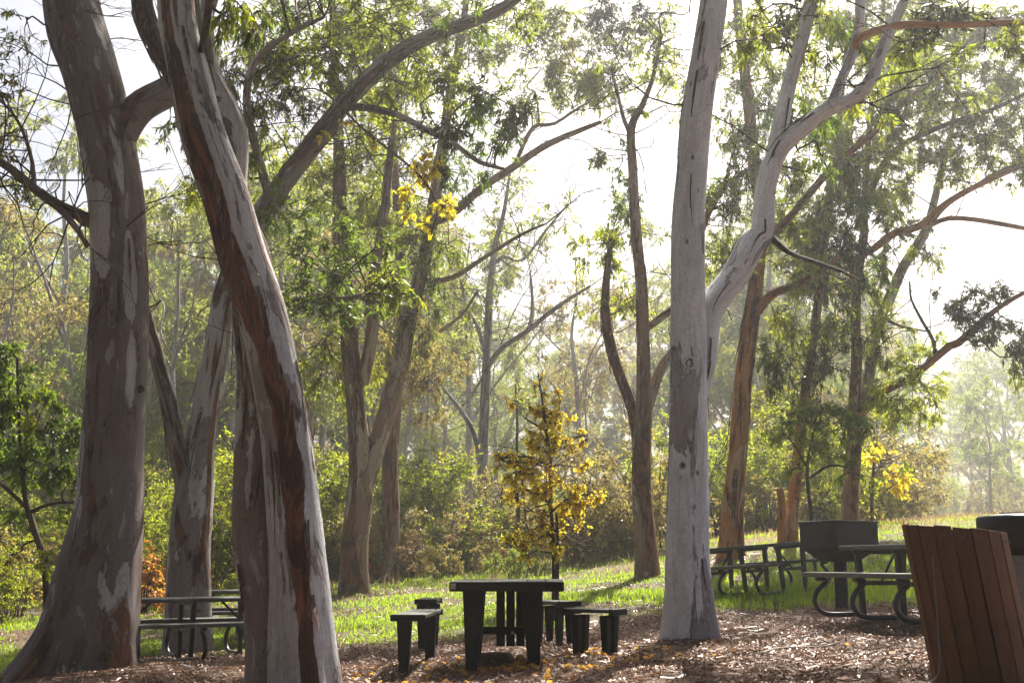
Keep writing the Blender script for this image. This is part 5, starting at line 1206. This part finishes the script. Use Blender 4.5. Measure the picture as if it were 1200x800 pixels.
# --- things lying on the ground
def lump(name, label, cat, px, d, s, mat, seed, rz=0.0, sink=0.3):
    bm = bmesh.new(); bmesh.ops.create_icosphere(bm, subdivisions=3, radius=1)
    rg = np.random.default_rng(seed); ph = rg.uniform(0, 6.28, 6)
    for v in bm.verts:
        c = v.co; k = 1 + 0.13 * math.sin(2.3 * c.x + ph[0] + 1.7 * c.y) + 0.10 * math.sin(3.1 * c.z + ph[1] + 2 * c.x) + 0.05 * math.sin(6 * c.y + ph[2] + 5 * c.z)
        v.co = Vector((c.x * s[0], c.y * s[1], c.z * s[2])) * k
    me = bpy.data.meshes.new(name); bm.to_mesh(me); bm.free(); me.materials.append(mat)
    for p in me.polygons: p.use_smooth = True
    g = ground_at(px, d)
    return link(name, me, None, (g[0], g[1], g[2] + s[2] * sink), (0, 0, rz), label=label, category=cat)
def log(label, px, d, L_, r, rz):
    g = ground_at(px, d)
    V, fs, bk, S = tube([[-L_/2, 0, 0, r], [0, 0.01, 0.005, r * 1.05], [L_/2, 0, 0, r * 0.95]], 14, 0.06, 0.05, 0, int(px), True)
    me = mesh_np('cut_log', V, fs, [], True, M['log'])
    return link('cut_log', me, None, (g[0], g[1], g[2] + r * 0.8), (0, 0, rz), label=label, category='log')
log('short brown log under the middle table, left of the pair', 580, 12.1, 0.26, 0.055, 0.5)
log('short brown log under the middle table, showing its round cut end', 592, 11.9, 0.18, 0.06, 1.3)
lump('stone', 'flat dark stone on the mulch in front of the middle table', 'stone', 537, 10.6, (0.085, 0.06, 0.035), M['stone'], 4)
def stick(label, a, b, r, seed):
    g0 = ground_at(*a); g1 = ground_at(*b); rg = np.random.default_rng(seed)
    pts = [[*(g0 + (g1 - g0) * t + np.array([rg.normal(0, .02), rg.normal(0, .04), 0.03 + 0.02 * rg.random()])), r * (1 - 0.6 * t)] for t in np.linspace(0, 1, 6)]
    for p in pts: p[2] = gz(p[0], p[1]) + r * 1.2 + 0.015
    base = np.array(pts[0][:3]); pts = [[*(np.array(p[:3]) - base), p[3]] for p in pts]
    V, fs, bk, S = tube(pts, 8, 0.06, 0.04, 0, seed, True)
    link('fallen_stick', mesh_np('fallen_stick', V, fs, [], True, M['stick']), None, tuple(base), label=label, category='stick')
stick('pale fallen stick lying in front of the left picnic table', (172, 14.6), (232, 15.2), 0.022, 1)
stick('thin fallen branch on the mulch left of the white trunk', (735, 12.0), (790, 13.0), 0.014, 2)
stick('crooked grey stick on the mulch in front of the near left bench', (420, 10.3), (470, 10.9), 0.012, 4)
stick('short pale stick on the mulch right of the middle table', (700, 10.2), (730, 10.0), 0.012, 5)
stick('long thin stick on the mulch left of the slatted bin', (1000, 9.0), (1060, 9.6), 0.010, 6)
stick('thin fallen branch on the mulch between the white trunk and the slatted bin', (880, 10.6), (990, 11.2), 0.013, 3)

# ------------------------------------------------------------------ hazy air
m = bpy.data.materials.new('haze_air'); m.use_nodes = True; nt = m.node_tree; nt.nodes.clear()
out = nt.nodes.new('ShaderNodeOutputMaterial'); pv = nt.nodes.new('ShaderNodeVolumePrincipled')
pv.inputs['Color'].default_value = (0.93, 0.95, 0.97, 1); pv.inputs['Density'].default_value = HAZE; pv.inputs['Anisotropy'].default_value = 0.74
nt.links.new(pv.outputs[0], out.inputs['Volume'])
bm = bmesh.new(); bmesh.ops.create_cube(bm, size=1)
x0, x1, y0, y1, z0, z1 = -150, 150, -40, 180, float(Z.min()) - 1.0, 30
for v in bm.verts:
    v.co = Vector((x0 if v.co.x < 0 else x1, y0 if v.co.y < 0 else y1, z0 if v.co.z < 0 else z1))
me = bpy.data.meshes.new('haze'); bm.to_mesh(me); bm.free(); me.materials.append(m)
link('haze', me, kind='stuff')
try:
    zmax = max((o.matrix_world @ Vector(c)).z for o in bpy.data.objects if o.type == 'MESH' and o.name != 'haze' for c in o.bound_box)
    print('highest', zmax, 'tris', sum(len(me.polygons) * 2 for me in bpy.data.meshes if me.users))
except Exception as e: print(e)
